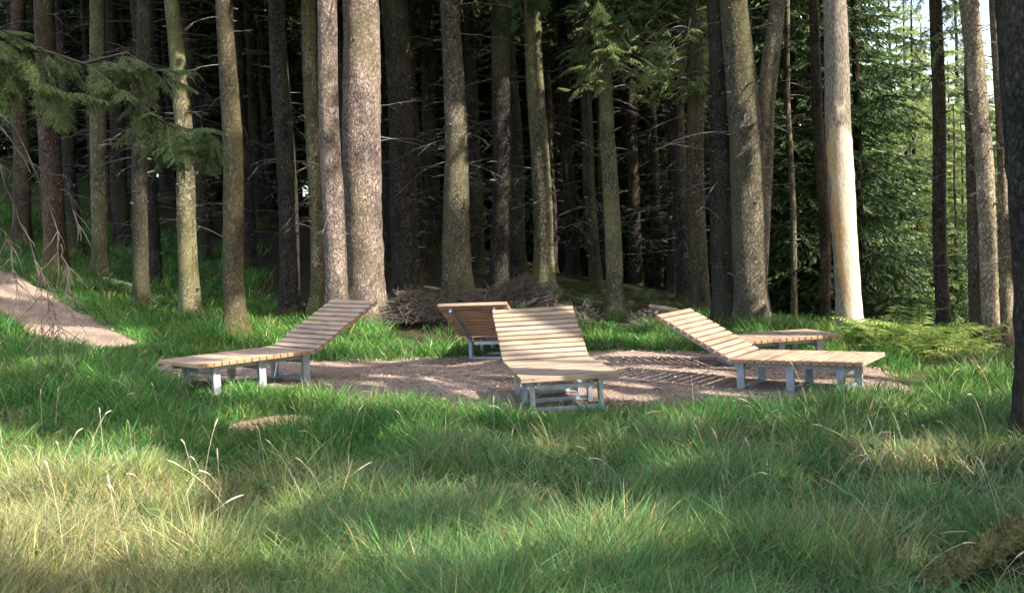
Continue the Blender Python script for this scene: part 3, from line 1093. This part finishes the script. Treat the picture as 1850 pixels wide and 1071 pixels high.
# bushy conifers, leafy to the ground
bushy = []
for px, Y, s_, v in ((1440, 22.5, .8, 0), (1500, 25, 1, 1), (1555, 22, .75, 0), (1592, 27, .55, 1), (1400, 27, 1, 1), (1470, 30, 1.1, 0), (1535, 29, .9, 1), (1655, 33, .8, 2), (1745, 30, .55, 2), (1840, 31, .8, 2), (1790, 42, .7, 2),
                     (1685, 50, .8, 2), (1900, 36, .9, 2), (1620, 45, 1.0, 2), (1330, 33, 1, 1), (1250, 36, 1, 0), (1720, 44, .8, 2), (1760, 54, 1.1, 2), (1835, 48, 1, 2), (1885, 44, 1, 2), (1660, 58, 1.0, 2), (1930, 52, 1.2, 2), (1705, 37, .75, 2), (1640, 40, .9, 2), (1772, 38, .8, 2), (1808, 34, .6, 2), (1735, 62, 1.4, 2), (1670, 46, .9, 2), (1728, 29, .55, 1), (1785, 31, .6, 1), (1650, 29, .5, 1)):
    p = at(px, 500, Y)
    bushy.append((p[0], p[1], s_, v))
for k in range(17):
    bushy.append((-33 + 2.75 * k + g.normal(0, .5), 42 + 3 * (k % 2) + g.normal(0, .8), 1.5, k % 2))
for k in range(13):
    bushy.append((-36 + 3.4 * k + g.normal(0, .5), 52 + g.normal(0, 1), 1.9, k % 2))
for k in range(12):
    bushy.append((-21 + 2.3 * k + g.normal(0, .4), 37 + 1.5 * (k % 2) + g.normal(0, .5), .9, k % 2))
for i, (x, y, s_, v) in enumerate(bushy):
    lab = ('dark green bushy conifer standing in the shade on the right, behind the barkless trunk', 'bushy dark conifers on the right') if i < 7 or i in (14, 15, 28, 29, 30) else (
        ('pale green sunlit conifer far off on the falling ground at the right', 'pale conifers far off on the right') if 6 < i < 28 else
        ('dense dark conifer closing off the far end of the wood', 'dense conifers at the far end of the wood'))
    e = tree_root('spruce_tree', (x, y, float(hz(x, y)) - .1), *lab)
    e.rotation_euler = (0, 0, g.uniform(0, 6.28))
    e.scale = (s_, s_, s_)
    obj('trunk', FULL[v][0], None, e)
    obj('crown', FULL[v][1], None, e)

# ------------------------------------------------------------------ spruce at the left edge with a drooping bough
lb = np.array([-4.55, 7.4, float(hz(-4.55, 7.4))])
ax = trunk_axis([(0, 0, 0), (0, .1, 16)], [.2, .04])
e = tree_root('spruce_tree', lb, 'spruce just outside the left edge reaching a drooping green bough into view')
obj('trunk', trunk_mesh('trunk', ax, 16, 700), BARK_DARK, e)
cm = crown_mesh('crown', 701, ax, 6.5, 16.4, 2.4, COARSE, 14, 7, lb, True)
obj('crown', cm, NEEDLE, e)
g = np.random.default_rng(5)
out, A = [], Acc()
for line in ([(-160, 50), (0, 85), (90, 95), (180, 125), (250, 190), (300, 240), (335, 270)], [(-150, 60), (-20, 120), (60, 150), (130, 175)], [(150, 115), (230, 95), (290, 140)], [(250, 190), (310, 230), (385, 238)],
             [(-100, -60), (-40, 40), (20, 90)]):
    P = np.array([at(a, b, 7.2 + .002 * (a - 100)) - lb for a, b in line])
    tt = np.linspace(0, 1, len(P))
    A.add(*tube(P, .016 * (1 - .75 * tt), 5))
    n_ = int(6 * len(line))
    for k in range(n_):
        u = .15 + .85 * k / n_
        c = np.array([np.interp(u, tt, P[:, q]) for q in range(3)])
        az = g.uniform(-1.1, 1.1) + (0 if g.random() < .7 else 2.6)
        out.append(place(FINE[k % 4], g.uniform(.14, .36), az, R(g.uniform(-65, 0)), c))
V = np.concatenate(out)
bo = obj('bough', A.mesh('bough'), TWIG_DARK, e)
tag(obj('needles', mesh_of('needles', V, np.arange(len(V)).reshape(-1, 4)), NEEDLE_BOUGH, bo), kind='stuff')
for line, Y in (([(-30, 180), (30, 235), (80, 345), (110, 440), (95, 540), (118, 640)], 6.6), ([(-30, 200), (10, 330), (45, 420), (75, 500), (70, 640)], 6.4), ([(60, 470), (85, 520), (95, 600)], 6.5),
                ([(0, 230), (60, 300), (120, 320), (140, 400)], 6.7), ([(110, 440), (125, 500), (120, 560)], 6.6), ([(-20, 380), (15, 440), (30, 520)], 6.4)):
    P = np.array([at(a, b, Y) - lb for a, b in line])
    tt = np.linspace(0, 1, 12)
    t0 = np.linspace(0, 1, len(P))
    P = np.stack([np.interp(tt, t0, P[:, q]) for q in range(3)], -1) + g.normal(0, .008, (12, 3))
    B = Acc()
    B.add(*tube(P, .0055 * (1 - .6 * tt), 4))
    for k in range(26):
        j = g.integers(2, 12)
        dd = np.array([g.normal(0, .6), g.normal(0, .4), -1]) * g.uniform(.05, .2)
        B.add(*tube(P[j] + np.outer((0, .5, 1), dd) + np.array([[0, 0, 0], [.01, 0, 0], [0, 0, 0]]), .003 * np.array([1, .8, .4]), 3))
    obj('hanging_twig', B.mesh('hanging_twig'), TWIG_DARK, e)

# ------------------------------------------------------------------ loungers
W_, LS, LB, AL, HS = .95, 1.45, 1.025, R(29.0), .378
NS, NB = 16, 11


def bevel_box(name, sx, sy, sz, bev):
    bm = bmesh.new()
    bmesh.ops.create_cube(bm, size=1)
    for v in bm.verts:
        v.co = (v.co.x * sx, v.co.y * sy, v.co.z * sz)
    bmesh.ops.bevel(bm, geom=list(bm.edges), offset=bev, segments=1, affect='EDGES')
    me = bpy.data.meshes.new(name)
    bm.to_mesh(me)
    bm.free()
    return me


def boxes(name, parts, bev=.003):
    """several boxes (centre, size, tilt about y) joined into one mesh"""
    bm = bmesh.new()
    for (cx, cy, cz), (sx, sy, sz), tl in parts:
        M = Matrix.Translation((cx, cy, cz)) @ Matrix.Rotation(-tl, 4, 'Y') @ Matrix.Diagonal((sx, sy, sz, 1))
        bmesh.ops.create_cube(bm, size=1, matrix=M)
    me = bpy.data.meshes.new(name)
    bm.to_mesh(me)
    bm.free()
    return me


SLAT_T = .046
ps, pb = LS / NS, LB / NB
LLAB = {'A': 'slatted wooden lounger on the left, lying in shade with its foot end in tall grass',
        'C': 'slatted wooden lounger nearest the viewer, its foot end pointing at the camera',
        'R': 'slatted wooden lounger on the right seen from the side, backrest rising to the left',
        'B': 'wooden lounger at the back showing the brown underside of its raised backrest',
        'D': 'wooden lounger partly hidden behind the right-hand one, its flat foot end pointing right'}
WOODS = {'A': wood_mat('larch_left', (.30, .215, .15), (.46, .35, .265)), 'C': wood_mat('larch_bleached', (.235, .182, .132), (.385, .312, .238)),
         'R': wood_mat('larch_right', (.25, .175, .125), (.385, .29, .22)), 'B': wood_mat('larch_back', (.30, .20, .135), (.46, .34, .25)), 'D': wood_mat('larch_far', (.27, .19, .135), (.41, .32, .24))}
seat_rail_x0 = .10
rails = {}
for s_ in (-1, 1):
    v = s_ * .298
    ca, sa = math.cos(AL), math.sin(AL)
    zr = HS - SLAT_T - .030
    hx = LS + .012
    # back rail centre line runs below the back slats
    ol = .030 + SLAT_T
    bl = LB - .05
    cx = hx + ca * (bl / 2) + sa * ol
    cz = HS + sa * (bl / 2) - ca * ol
    rails[s_] = boxes('side_rail', [((.10 + (LS - .10) / 2 + .01, v, zr), (LS - .10 + .04, .030, .058), 0), ((cx, v + s_ * .0022, cz), (bl, .030, .056), AL)])
    rails[s_].materials.append(STEEL)
leg_me = boxes('leg', [((0, 0, (HS - SLAT_T - .008 - .09) / 2), (.085, .044, HS - SLAT_T - .008 + .09), 0)])
leg_me.materials.append(STEEL)
bar_me = boxes('base_bar', [((0, 0, .018), (.062, .626, .012), 0), ((.026, 0, .036), (.008, .626, .024), 0)])
bar_me.materials.append(STEEL)
beam_me = boxes('cross_beam', [((0, 0, HS - SLAT_T - .085), (.05, .560, .045), 0)])
beam_me.materials.append(STEEL)
for nm, x, y, a, z in LOUNGERS:
    e = obj('lounger', None, loc=(x, y, z))
    e.rotation_euler = (0, 0, R(a))
    tag(e, LLAB[nm], 'lounger', 'slatted loungers arranged in a star')
    sl = bevel_box('slat', ps - .010, W_, SLAT_T, .004)
    sl.materials.append(WOODS[nm])
    sb = bevel_box('slat', pb - .025, W_, SLAT_T, .004)
    sb.materials.append(WOODS[nm])
    g = np.random.default_rng(len(nm) + ord(nm))
    for i in range(NS):
        o = obj('slat', sl, None, e, (ps * (i + .5), g.normal(0, .002), HS - SLAT_T / 2 + g.normal(0, .0012)))
        o.rotation_euler = (g.normal(0, .001), g.normal(0, .006), g.normal(0, .0012))
    for i in range(NB):
        q = pb * (i + .5) + .012
        o = obj('slat', sb, None, e, (LS + .004 + ca * q + sa * SLAT_T / 2, g.normal(0, .002), HS + sa * q - ca * SLAT_T / 2 + g.normal(0, .001)))
        o.rotation_euler = (0, -AL + g.normal(0, .006), g.normal(0, .0012))
    for s_ in (-1, 1):
        obj('side_rail', rails[s_], None, e)
        for lx in (.266, .823, 1.395):
            obj('leg', leg_me, None, e, (lx, s_ * .3375, 0))
    for lx in (.266, .823, 1.395):
        obj('base_bar', bar_me, None, e, (lx, 0, 0))
        obj('cross_beam', beam_me, None, e, (lx, 0, 0))

# ------------------------------------------------------------------ grass
def grass_field(name, n, seed, ylo, yhi, xlo=None, xhi=None, power=1.5):
    g = np.random.default_rng(seed)
    # clumps
    nc = n // 26
    u = g.random(nc * 3)
    if power == 2:
        yc = ylo * (yhi / ylo) ** u
    else:
        q = 2 - power
        yc = (ylo ** q + u * (yhi ** q - ylo ** q)) ** (1 / q)
    xc = g.uniform(-1, 1, nc * 3) * (yc * .54 + .7)
    d = bare_d(xc, yc)
    tu = turf_amount(xc, yc)
    ok = (d > .06 + .05 * g.normal(0, 1, nc * 3)) & (g.random(nc * 3) < tu * (.35 + .65 * sstep(.25, .6, vnoise(xc, yc, 21, .8))))
    xc, yc = xc[ok][:nc], yc[ok][:nc]
    nc = len(xc)
    per = g.poisson(26, nc)
    ci = np.repeat(np.arange(nc), per)
    m_ = len(ci)
    sp = (.035 + .05 * g.random(nc))[ci] * (.8 + yc[ci] / 16)
    off = g.normal(0, 1, (m_, 2)) * sp[:, None]
    x, y = xc[ci] + off[:, 0], yc[ci] + off[:, 1]
    lg = at(1800, 1000, 4.95)
    k = (bare_d(x, y) > -.02) & (np.abs((x - lg[0]) * .45 - (y - lg[1]) * .9 + .03) + 9 * (x < 1.9) > .16)
    x, y, ci, off, sp = x[k], y[k], ci[k], off[k], sp[k]
    m_ = len(x)
    z = hz(x, y) + rough_z(x, y) - .015
    # kinds: lush green by the clearing, fine olive and straw in the open foreground
    dist = bare_d(x, y)
    lush = sstep(2.6, .5, dist + 1.6 * (vnoise(x, y, 30, 1.4) - .5))
    lush = np.maximum(lush, sstep(12.5, 14.5, y) * sstep(8, 5, x))
    lush = np.maximum(lush, .85 * sstep(1.2, 3.2, x) * sstep(7.0, 8.4, y))
    lush = np.maximum(lush, .9 * sstep(-1.5, -3.2, x) * sstep(8.3, 9.6, y))
    dry_sunlit = sstep(.50, .72, vnoise(x, y, 31, 1.1) * .6 + vnoise(x, y, 32, .4) * .4 + .10 * sstep(-.8, -2.2, x) * sstep(7.6, 6.4, y))  # dry patches, plus a lift painting the sunlit lower left as straw
    crest = sstep(5.0, 5.8, x) * sstep(12.0, 13, y)
    dry_sunlit = np.maximum(dry_sunlit * (1 - lush * .8), crest * .9)
    hgt = (.215 + .01 * lush) * (.35 + 1.15 * vnoise(x, y, 33, .5)) * g.uniform(.45, 1.4, m_)
    hgt *= 1 + .25 * sstep(6.5, 4.5, y)
    hgt *= .35 + .65 * sstep(-.02, .35, dist)
    nl = np.hypot(x - lg[0] + .12, y - lg[1] + .25)
    hgt *= .28 + .72 * sstep(.30, .75, nl)
    # keep blades clear of the lounger seats
    for _, lx, ly, la, lz in LOUNGERS:
        ux, uy = math.cos(R(la)), math.sin(R(la))
        uu = (x - lx) * ux + (y - ly) * uy
        vv = -(x - lx) * uy + (y - ly) * ux
        ins = (uu > -.1) & (uu < 2.4) & (np.abs(vv) < .55)
        hgt = np.where(ins, np.minimum(hgt, .14), hgt)
    az = np.arctan2(off[:, 1], off[:, 0]) + g.normal(0, 1.25, m_)
    lean = np.abs(g.normal(.30, .24, m_)) + .25 * np.hypot(off[:, 0], off[:, 1]) / (sp + 1e-6) * .5
    curl = g.uniform(0, .9, m_) ** 1.2
    wd = (.0016 + .00034 * y) * g.uniform(.5, 1.3, m_) * np.where(g.random(m_) < .09, 1.9, 1) * (1 + .35 * lush) * .62
    fac = g.uniform(0, 6.283, m_)
    dirx, diry = np.cos(az), np.sin(az)
    sx, sy = np.cos(fac), np.sin(fac)
    V = np.empty((m_, 7, 3), np.float32)
    for li, (t, wf) in enumerate(((0, .8), (.38, 1.0), (.72, .75), (1.0, 0))):
        out = hgt * (lean * t + curl * .75 * t * t * (.5 + lean))
        zz = hgt * (t - .30 * curl * t * t * t)
        cx, cy, cz = x + dirx * out, y + diry * out, z + zz
        if li < 3:
            V[:, li * 2, 0], V[:, li * 2, 1], V[:, li * 2, 2] = cx - sx * wd * wf, cy - sy * wd * wf, cz
            V[:, li * 2 + 1, 0], V[:, li * 2 + 1, 1], V[:, li * 2 + 1, 2] = cx + sx * wd * wf, cy + sy * wd * wf, cz
        else:
            V[:, 6, 0], V[:, 6, 1], V[:, 6, 2] = cx, cy, cz
    o7 = np.arange(m_)[:, None] * 7
    Q = np.concatenate([o7 + np.array([[0, 1, 3, 2]]), o7 + np.array([[2, 3, 5, 4]])])
    T = o7 + np.array([[4, 5, 6]])
    green = np.array([.082, .205, .040])
    olive = np.array([.140, .258, .082])
    straw = np.array([.40, .335, .17])
    yel = np.array([.25, .28, .07])
    c = olive * (1 - lush[:, None]) + green * lush[:, None]
    sunny = sstep(-.7, -2.0, x) * sstep(8.0, 6.6, y)  # sunlight on the lower-left grass, painted into the blade colour
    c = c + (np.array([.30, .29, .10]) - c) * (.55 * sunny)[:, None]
    c = c + (yel - c) * (.25 * sstep(.45, .8, vnoise(x, y, 34, .7)))[:, None]
    isdry_sunlit = g.random(m_) < .05 + .07 * (1 - lush) + .30 * dry_sunlit
    c = np.where(isdry_sunlit[:, None], straw * g.uniform(.6, 1.15, m_)[:, None], c + (straw - c) * (.25 * dry_sunlit)[:, None])
    tone = np.exp(g.normal(0, .22, nc))[ci]
    warm = g.normal(0, .10, nc)[ci]
    c = c * tone[:, None] * np.stack([1 + warm, np.ones(m_), 1 - warm], -1)
    c = c * g.uniform(.65, 1.4, m_)[:, None] * (1 + g.normal(0, .07, (m_, 3)))
    c = np.clip(c, .005, .8)
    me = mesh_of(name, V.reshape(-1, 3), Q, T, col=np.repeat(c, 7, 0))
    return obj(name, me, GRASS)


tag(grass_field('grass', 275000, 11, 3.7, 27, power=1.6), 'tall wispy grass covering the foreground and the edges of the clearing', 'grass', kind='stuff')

# seed heads standing above the grass
g = np.random.default_rng(77)
A = Acc()
ns = 240
for i in range(ns):
    u = g.random()
    y = 4.2 * (10.5 / 4.2) ** u
    x = g.uniform(-.52, .52) * y
    if bare_d(np.array([x]), np.array([y]))[0] < .2:
        continue
    if vnoise(x, y, 50, 1.3) < .42:
        continue
    z = float(hz(x, y))
    h = g.uniform(.30, .58)
    az = g.uniform(0, 6.28)
    ln = g.uniform(.1, .75)
    dx = np.array([math.cos(az), math.sin(az), 0])
    tt = np.linspace(0, 1, 8)
    P = np.array([x, y, z]) + np.outer(ln * h * tt ** 1.8, dx) + np.outer(h * (tt - .22 * ln * tt ** 3), [0, 0, 1.0])
    A.add(*tube(P, np.full(8, .0010 + .00005 * y), 3))
    d = P[-1] - P[-2]
    d /= np.linalg.norm(d)
    hl = g.uniform(.05, .10)
    ht = np.array([0, .15, .45, .8, 1.0])
    cv = g.uniform(.1, .9)
    H = P[-1] + np.outer(ht * hl, d) + np.outer(hl * cv * ht ** 2, dx * .5 - np.array([0, 0, .6]))
    A.add(*tube(H, g.uniform(.003, .0052) * np.array([.25, .8, 1, .7, .1]), 5))
SEED = simple('seed_head', (.36, .28, .17), (.62, .54, .40), 25, .9)
tag(obj('seeding_grass', A.mesh('seeding_grass'), SEED), 'pale seed heads on thin stalks standing above the foreground grass', 'grass', kind='stuff')


# ------------------------------------------------------------------ ferns
def fern_mesh(name, seed, nf=8, L=.6, arch=.55):
    g = np.random.default_rng(seed)
    out = []
    for f in range(nf):
        az = (f + g.uniform(-.3, .3)) / nf * 6.283
        l = L * g.uniform(.7, 1.15)
        d = np.array([math.cos(az), math.sin(az), 0])
        s = np.array([-math.sin(az), math.cos(az), 0])
        rise = g.uniform(.75, 1.25)

        def st(t):
            return d * l * (.15 * t + .75 * t * t) + np.array([0, 0, l * (rise * t - arch * t * t)])
        ts = np.linspace(0, 1, 15)
        for a, b in zip(ts[:-1], ts[1:]):
            out.append(quad_strip(st(a), st(b), .004, .004, s))
        for t in np.linspace(.22, .99, 17):
            pl = l * .30 * math.sin(math.pi * min(1, (1.02 - t) * 1.15 + .03)) ** .8
            for sg in (-1, 1):
                e = s * sg + d * .45 + np.array([0, 0, g.uniform(-.35, .15)])
                e /= np.linalg.norm(e)
                fwd = d * .8 + np.array([0, 0, .3])
                p = st(t)
                q = p + e * pl
                mdl = p + e * pl * .45
                wv = fwd * l * .022
                out.append(np.array([p - wv * .8, mdl - wv * 1.1, q, mdl + wv * 1.1]))
    V = np.concatenate(out)
    return mesh_of(name, V, np.arange(len(V)).reshape(-1, 4))


FM = [fern_mesh('fronds', 800 + i, 8 + i, .92) for i in range(3)]
for f in FM:
    f.materials.append(FERN)
FD = [fern_mesh('fronds', 810 + i, 7 + i, .55) for i in range(2)]
for f in FD:
    f.materials.append(FERN_DARK)
FB = fern_mesh('fronds', 820, 8, .5, .75)
FB.materials.append(BRACKEN_DEAD)


def fern(px, py, me, s_, label, group=None, cat='fern', Y=None):
    p = gp(px, py) if Y is None else np.array([*at(px, py, Y)[:2], 0])
    z = float(hz(p[0], p[1]))
    o = obj('fern_plant', me, None, loc=(p[0], p[1], z - .03))
    o.scale = (s_,) * 3
    o.rotation_euler = (g.normal(0, .08), g.normal(0, .08), g.uniform(0, 6.28))
    tag(o, label, cat, group)
    return o


for i, (px, Y, s_) in enumerate(((1562, 14.9, .75), (1588, 14.4, .85), (1612, 14.8, .8), (1635, 14.2, .85), (1660, 14.6, .9), (1685, 14.1, .8), (1708, 14.5, .85), (1730, 13.9, .75), (1752, 14.3, .8), (1775, 13.6, .7), (1800, 13.9, .7), (1600, 13.9, .6), (1650, 13.6, .6), (1718, 13.4, .55), (1622, 15.4, .8), (1578, 15.4, .8))):
    fern(px, 600, FM[i % 3], s_, 'yellow-green bracken along the sunlit crest right of the loungers', 'bracken on the right crest', Y=Y).scale[2] *= 1.1
fern(1668, 600, FD[0], 1.5, 'taller fresh green fern sticking up above the bracken on the right', Y=15.2)
for i, (px, py) in enumerate(((300, 560), (330, 585), (360, 560), (395, 570), (290, 535), (455, 575), (210, 530), (232, 500), (275, 515), (310, 520), (372, 540), (400, 545), (470, 560), (490, 572), (545, 565), (150, 500), (130, 480))):
    fern(px, py, FD[i % 2], .85, 'dark green fern on the shaded floor among the left trunks', 'ferns under the left trunks')
fern(1835, 965, FB, .55, 'rusty dead bracken at the lower right edge', None, 'bracken')
fern(1742, 985, FB, .35, 'small rusty bracken tuft beside the mossy log', None, 'bracken')
fern(190, 752, FB, .4, 'purplish brown withered plant in the shaded grass at left', None, 'plant')

# ------------------------------------------------------------------ heaps of dead twigs
def brush(px0, px1, py_base, Y, height, label, n, seed):
    g = np.random.default_rng(seed)
    a, b = at(px0, py_base, Y), at(px1, py_base, Y)
    c = (a + b) / 2
    z = float(hz(c[0], c[1]))
    hw = (b[0] - a[0]) / 2
    A = Acc()
    for i in range(n):
        u = np.clip(g.normal(0, .45), -1, 1)
        v = np.clip(g.normal(0, .45), -1, 1)
        hmax = height * (1 - u * u) * (1 - .6 * v * v)
        p = np.array([u * hw, v * .55, g.random() * hmax])
        L = g.uniform(.15, .7)
        d = g.normal(0, 1, 3) * np.array([1, .8, .35])
        d /= np.linalg.norm(d)
        tt = np.linspace(-.5, .5, 5)
        P = p + np.outer(tt * L, d) + g.normal(0, .02, (5, 3))
        P[:, 2] = np.maximum(P[:, 2], 0)
        A.add(*tube(P, g.uniform(.003, .009) * np.array([1, .9, .8, .6, .3]), 3))
    for i in range(10):
        p = np.array([g.uniform(-.8, .8) * hw, g.normal(0, .3), 0])
        L = g.uniform(.3, .8) * height
        d = np.array([g.normal(0, .4), g.normal(0, .3), 1])
        A.add(*tube(p + np.outer(np.linspace(0, 1, 5) * (L + .1), d) + g.normal(0, .015, (5, 3)), .006 * np.array([1, .9, .7, .5, .3]), 3))
    o = obj('brush_pile', A.mesh('brush_pile'), BRUSH, None, (c[0], c[1], z))
    return tag(o, label, 'brush pile', 'heaps of dead twigs behind the clearing')


brush(700, 800, 590, 17.0, .50, 'reddish brown heap of dead twigs left of the rear lounger', 900, 1)
brush(860, 1015, 560, 18.2, .55, 'tall greyish heap of dead twigs behind the central lounger backrest', 1100, 2)
brush(790, 900, 570, 17.6, .35, 'low heap of dead twigs just behind the rear lounger backrest', 500, 3)
brush(1125, 1240, 585, 17.2, .35, 'low grey heap of dead twigs behind the head of the right lounger', 600, 4)
brush(1030, 1075, 565, 18.0, .25, 'small heap of dead twigs left of the yellowish trunk with boughs', 250, 5)

# ------------------------------------------------------------------ fallen wood
P = np.array([gp(a, b) + np.array([0, 0, .09]) for a, b in ((188, 512), (215, 518), (240, 524), (262, 540), (282, 556), (293, 562))])
P = np.stack([np.interp(np.linspace(0, 1, 16), np.linspace(0, 1, 6), P[:, q]) for q in range(3)], -1)
c = P[0].copy()
tag(obj('fallen_branch', mesh_of('fallen_branch', *tube(P - c, .045 * np.linspace(1, .6, 16), 8), smooth=True), PALEWOOD, None, c), 'pale fallen branch lying among the left trunks', 'branch')

lp = np.array([at(a, b, Y) for a, b, Y in ((1660, 1085, 4.72), (1735, 1048, 4.85), (1800, 1012, 5.0), (1850, 985, 5.15), (1920, 955, 5.35))])
lp[:, 2] = hz(lp[:, 0], lp[:, 1]) + np.array([.05, .10, .15, .19, .21])
P = np.stack([np.interp(np.linspace(0, 1, 30), np.linspace(0, 1, 5), lp[:, q]) for q in range(3)], -1)
gl = np.random.default_rng(8)
c = P[0].copy()
Wb = 1 + .18 * np.sin(np.arange(30)[:, None] * .8 + np.arange(14)[None, :] * 1.1) + gl.normal(0, .08, (30, 14))
log = tag(obj('mossy_log', None, None, None, c), 'moss-covered rotting log at the lower right corner', 'log')
obj('wood', mesh_of('wood', *tube(P - c, np.linspace(.045, .085, 30), 14, Wb), smooth=True), MOSS, log)
# tufts of moss standing on the log
mv = []
for i in range(2600):
    j = gl.integers(0, 30)
    a = gl.uniform(-.3, 3.4)
    d = np.array([.35 * math.cos(a), -.6 * math.cos(a), max(.05, math.sin(a))])
    d /= np.linalg.norm(d)
    p = P[j] - c + d * np.interp(j, [0, 29], [.045, .085]) * 1.02 + gl.normal(0, .012, 3)
    q = p + (d + gl.normal(0, .5, 3)) * gl.uniform(.010, .022)
    mv.append(quad_strip(p, q, .0035, .001, np.cross(d, gl.normal(0, 1, 3))))
V = np.concatenate(mv)
MOSS_TUFT = leafy('moss_tufts', [(.2, (.07, .075, .02)), (.5, (.14, .13, .04)), (.9, (.25, .225, .10))], .3)
tag(obj('moss', mesh_of('moss', V, np.arange(len(V)).reshape(-1, 4)), MOSS_TUFT, log), kind='stuff')

# ------------------------------------------------------------------ litter on the clearing
g = np.random.default_rng(31)
A = Acc()
for i in range(420):
    x, y = g.uniform(-4.6, 4.8), g.uniform(9.4, 15)
    if sdist(PATCH, [x], [y])[0] > -.05:
        continue
    z = float(hz(x, y)) + .024
    a, L = g.uniform(0, 6.28), g.uniform(.03, .16)
    d = np.array([math.cos(a), math.sin(a), 0])
    P = np.array([x, y, z]) + np.outer(np.linspace(-.5, .5, 4) * L, d) + g.normal(0, .004, (4, 3))
    A.add(*tube(P, g.uniform(.002, .006) * np.array([.8, 1, 1, .5]), 4))
tag(obj('twig_litter', A.mesh('twig_litter'), BRUSH), 'small twigs and needles littering the grit clearing', 'twigs', kind='stuff')
# low undergrowth between the trunks at the edge of the wood
FE = fern_mesh('fronds', 830, 9, .5)
FE.materials.append(FERN_DARK)
for px, Y in ((690, 18.5), (750, 18), (775, 19.5), (860, 19.8), (930, 20.5), (1010, 19.5), (1045, 20), (1060, 19), (1140, 19), (1170, 20.2), (1200, 19.4), (1235, 19.8), (1285, 18.4), (1335, 18.6), (1405, 18), (1440, 19), (1460, 18.2), (1510, 17)):
    fern(px, 560, FE, g.uniform(.6, 1.0), 'dim green fern at the foot of the trunks along the edge of the wood', 'ferns along the edge of the wood', Y=Y)

# ------------------------------------------------------------------ flattened straw and broad-leaved weeds in the grass
g = np.random.default_rng(91)
n = 5200
y = 4.0 * (11.5 / 4.0) ** g.random(n)
x = g.uniform(-.54, .54, n) * y
k = bare_d(x, y) > .1
x, y = x[k], y[k]
n = len(x)
z = hz(x, y) + rough_z(x, y) + g.uniform(.02, .17, n)
a = g.uniform(0, 6.283, n)
L = g.uniform(.06, .24, n)
d = np.stack([np.cos(a), np.sin(a), g.normal(0, .35, n)], -1)
sd_ = np.stack([-np.sin(a), np.cos(a), g.normal(0, .5, n)], -1) * (g.uniform(.0009, .0022, n))[:, None]
c = np.stack([x, y, z], -1)
bend = np.stack([np.zeros(n), np.zeros(n), g.uniform(0, .25, n) * L], -1)
p0, p1, p2 = c - d * L[:, None] * .5, c + bend, c + d * L[:, None] * .5
V = np.stack([p0 - sd_, p0 + sd_, p1 - sd_, p1 + sd_, p2 - sd_ * .4, p2 + sd_ * .4], 1).reshape(-1, 3)
o6 = np.arange(n)[:, None] * 6
Q = np.concatenate([o6 + np.array([[0, 1, 3, 2]]), o6 + np.array([[2, 3, 5, 4]])])
cs = np.array([.36, .30, .18]) * g.uniform(.45, 1.1, n)[:, None]
tag(obj('flattened_straw', mesh_of('flattened_straw', V, Q, col=np.repeat(cs, 6, 0)), GRASS), 'dead straw strands lying flattened among the foreground grass', 'straw', kind='stuff')
out, cols = [], []
for i in range(420):
    y0 = 4.3 * (11 / 4.3) ** g.random()
    x0 = g.uniform(-.53, .53) * y0
    if bare_d(np.array([x0]), np.array([y0]))[0] < .15 or vnoise(x0, y0, 61, 1.0) < .5:
        continue
    b0_ = np.array([x0, y0, float(hz(x0, y0)) + g.uniform(.03, .16)])
    tone = g.uniform(.6, 1.3)
    for f in range(g.integers(4, 9)):
        az = g.uniform(0, 6.28)
        dd = np.array([math.cos(az), math.sin(az), g.uniform(.1, .9)])
        s_ = np.array([-math.sin(az), math.cos(az), 0])
        l = g.uniform(.035, .085)
        wv = s_ * l * g.uniform(.18, .3)
        q = b0_ + g.normal(0, .015, 3)
        md = q + dd * l * .5
        tp = q + dd * l - np.array([0, 0, .2 * l])
        out.append(np.array([q, md - wv, tp, md + wv]))
        cols.append(np.array([.08, .17, .045]) * tone)
V = np.concatenate(out)
tag(obj('meadow_weeds', mesh_of('meadow_weeds', V, np.arange(len(V)).reshape(-1, 4), col=np.repeat(np.array(cols), 4, 0)), GRASS), 'small broad-leaved weeds growing among the foreground grass', 'weeds', kind='stuff')
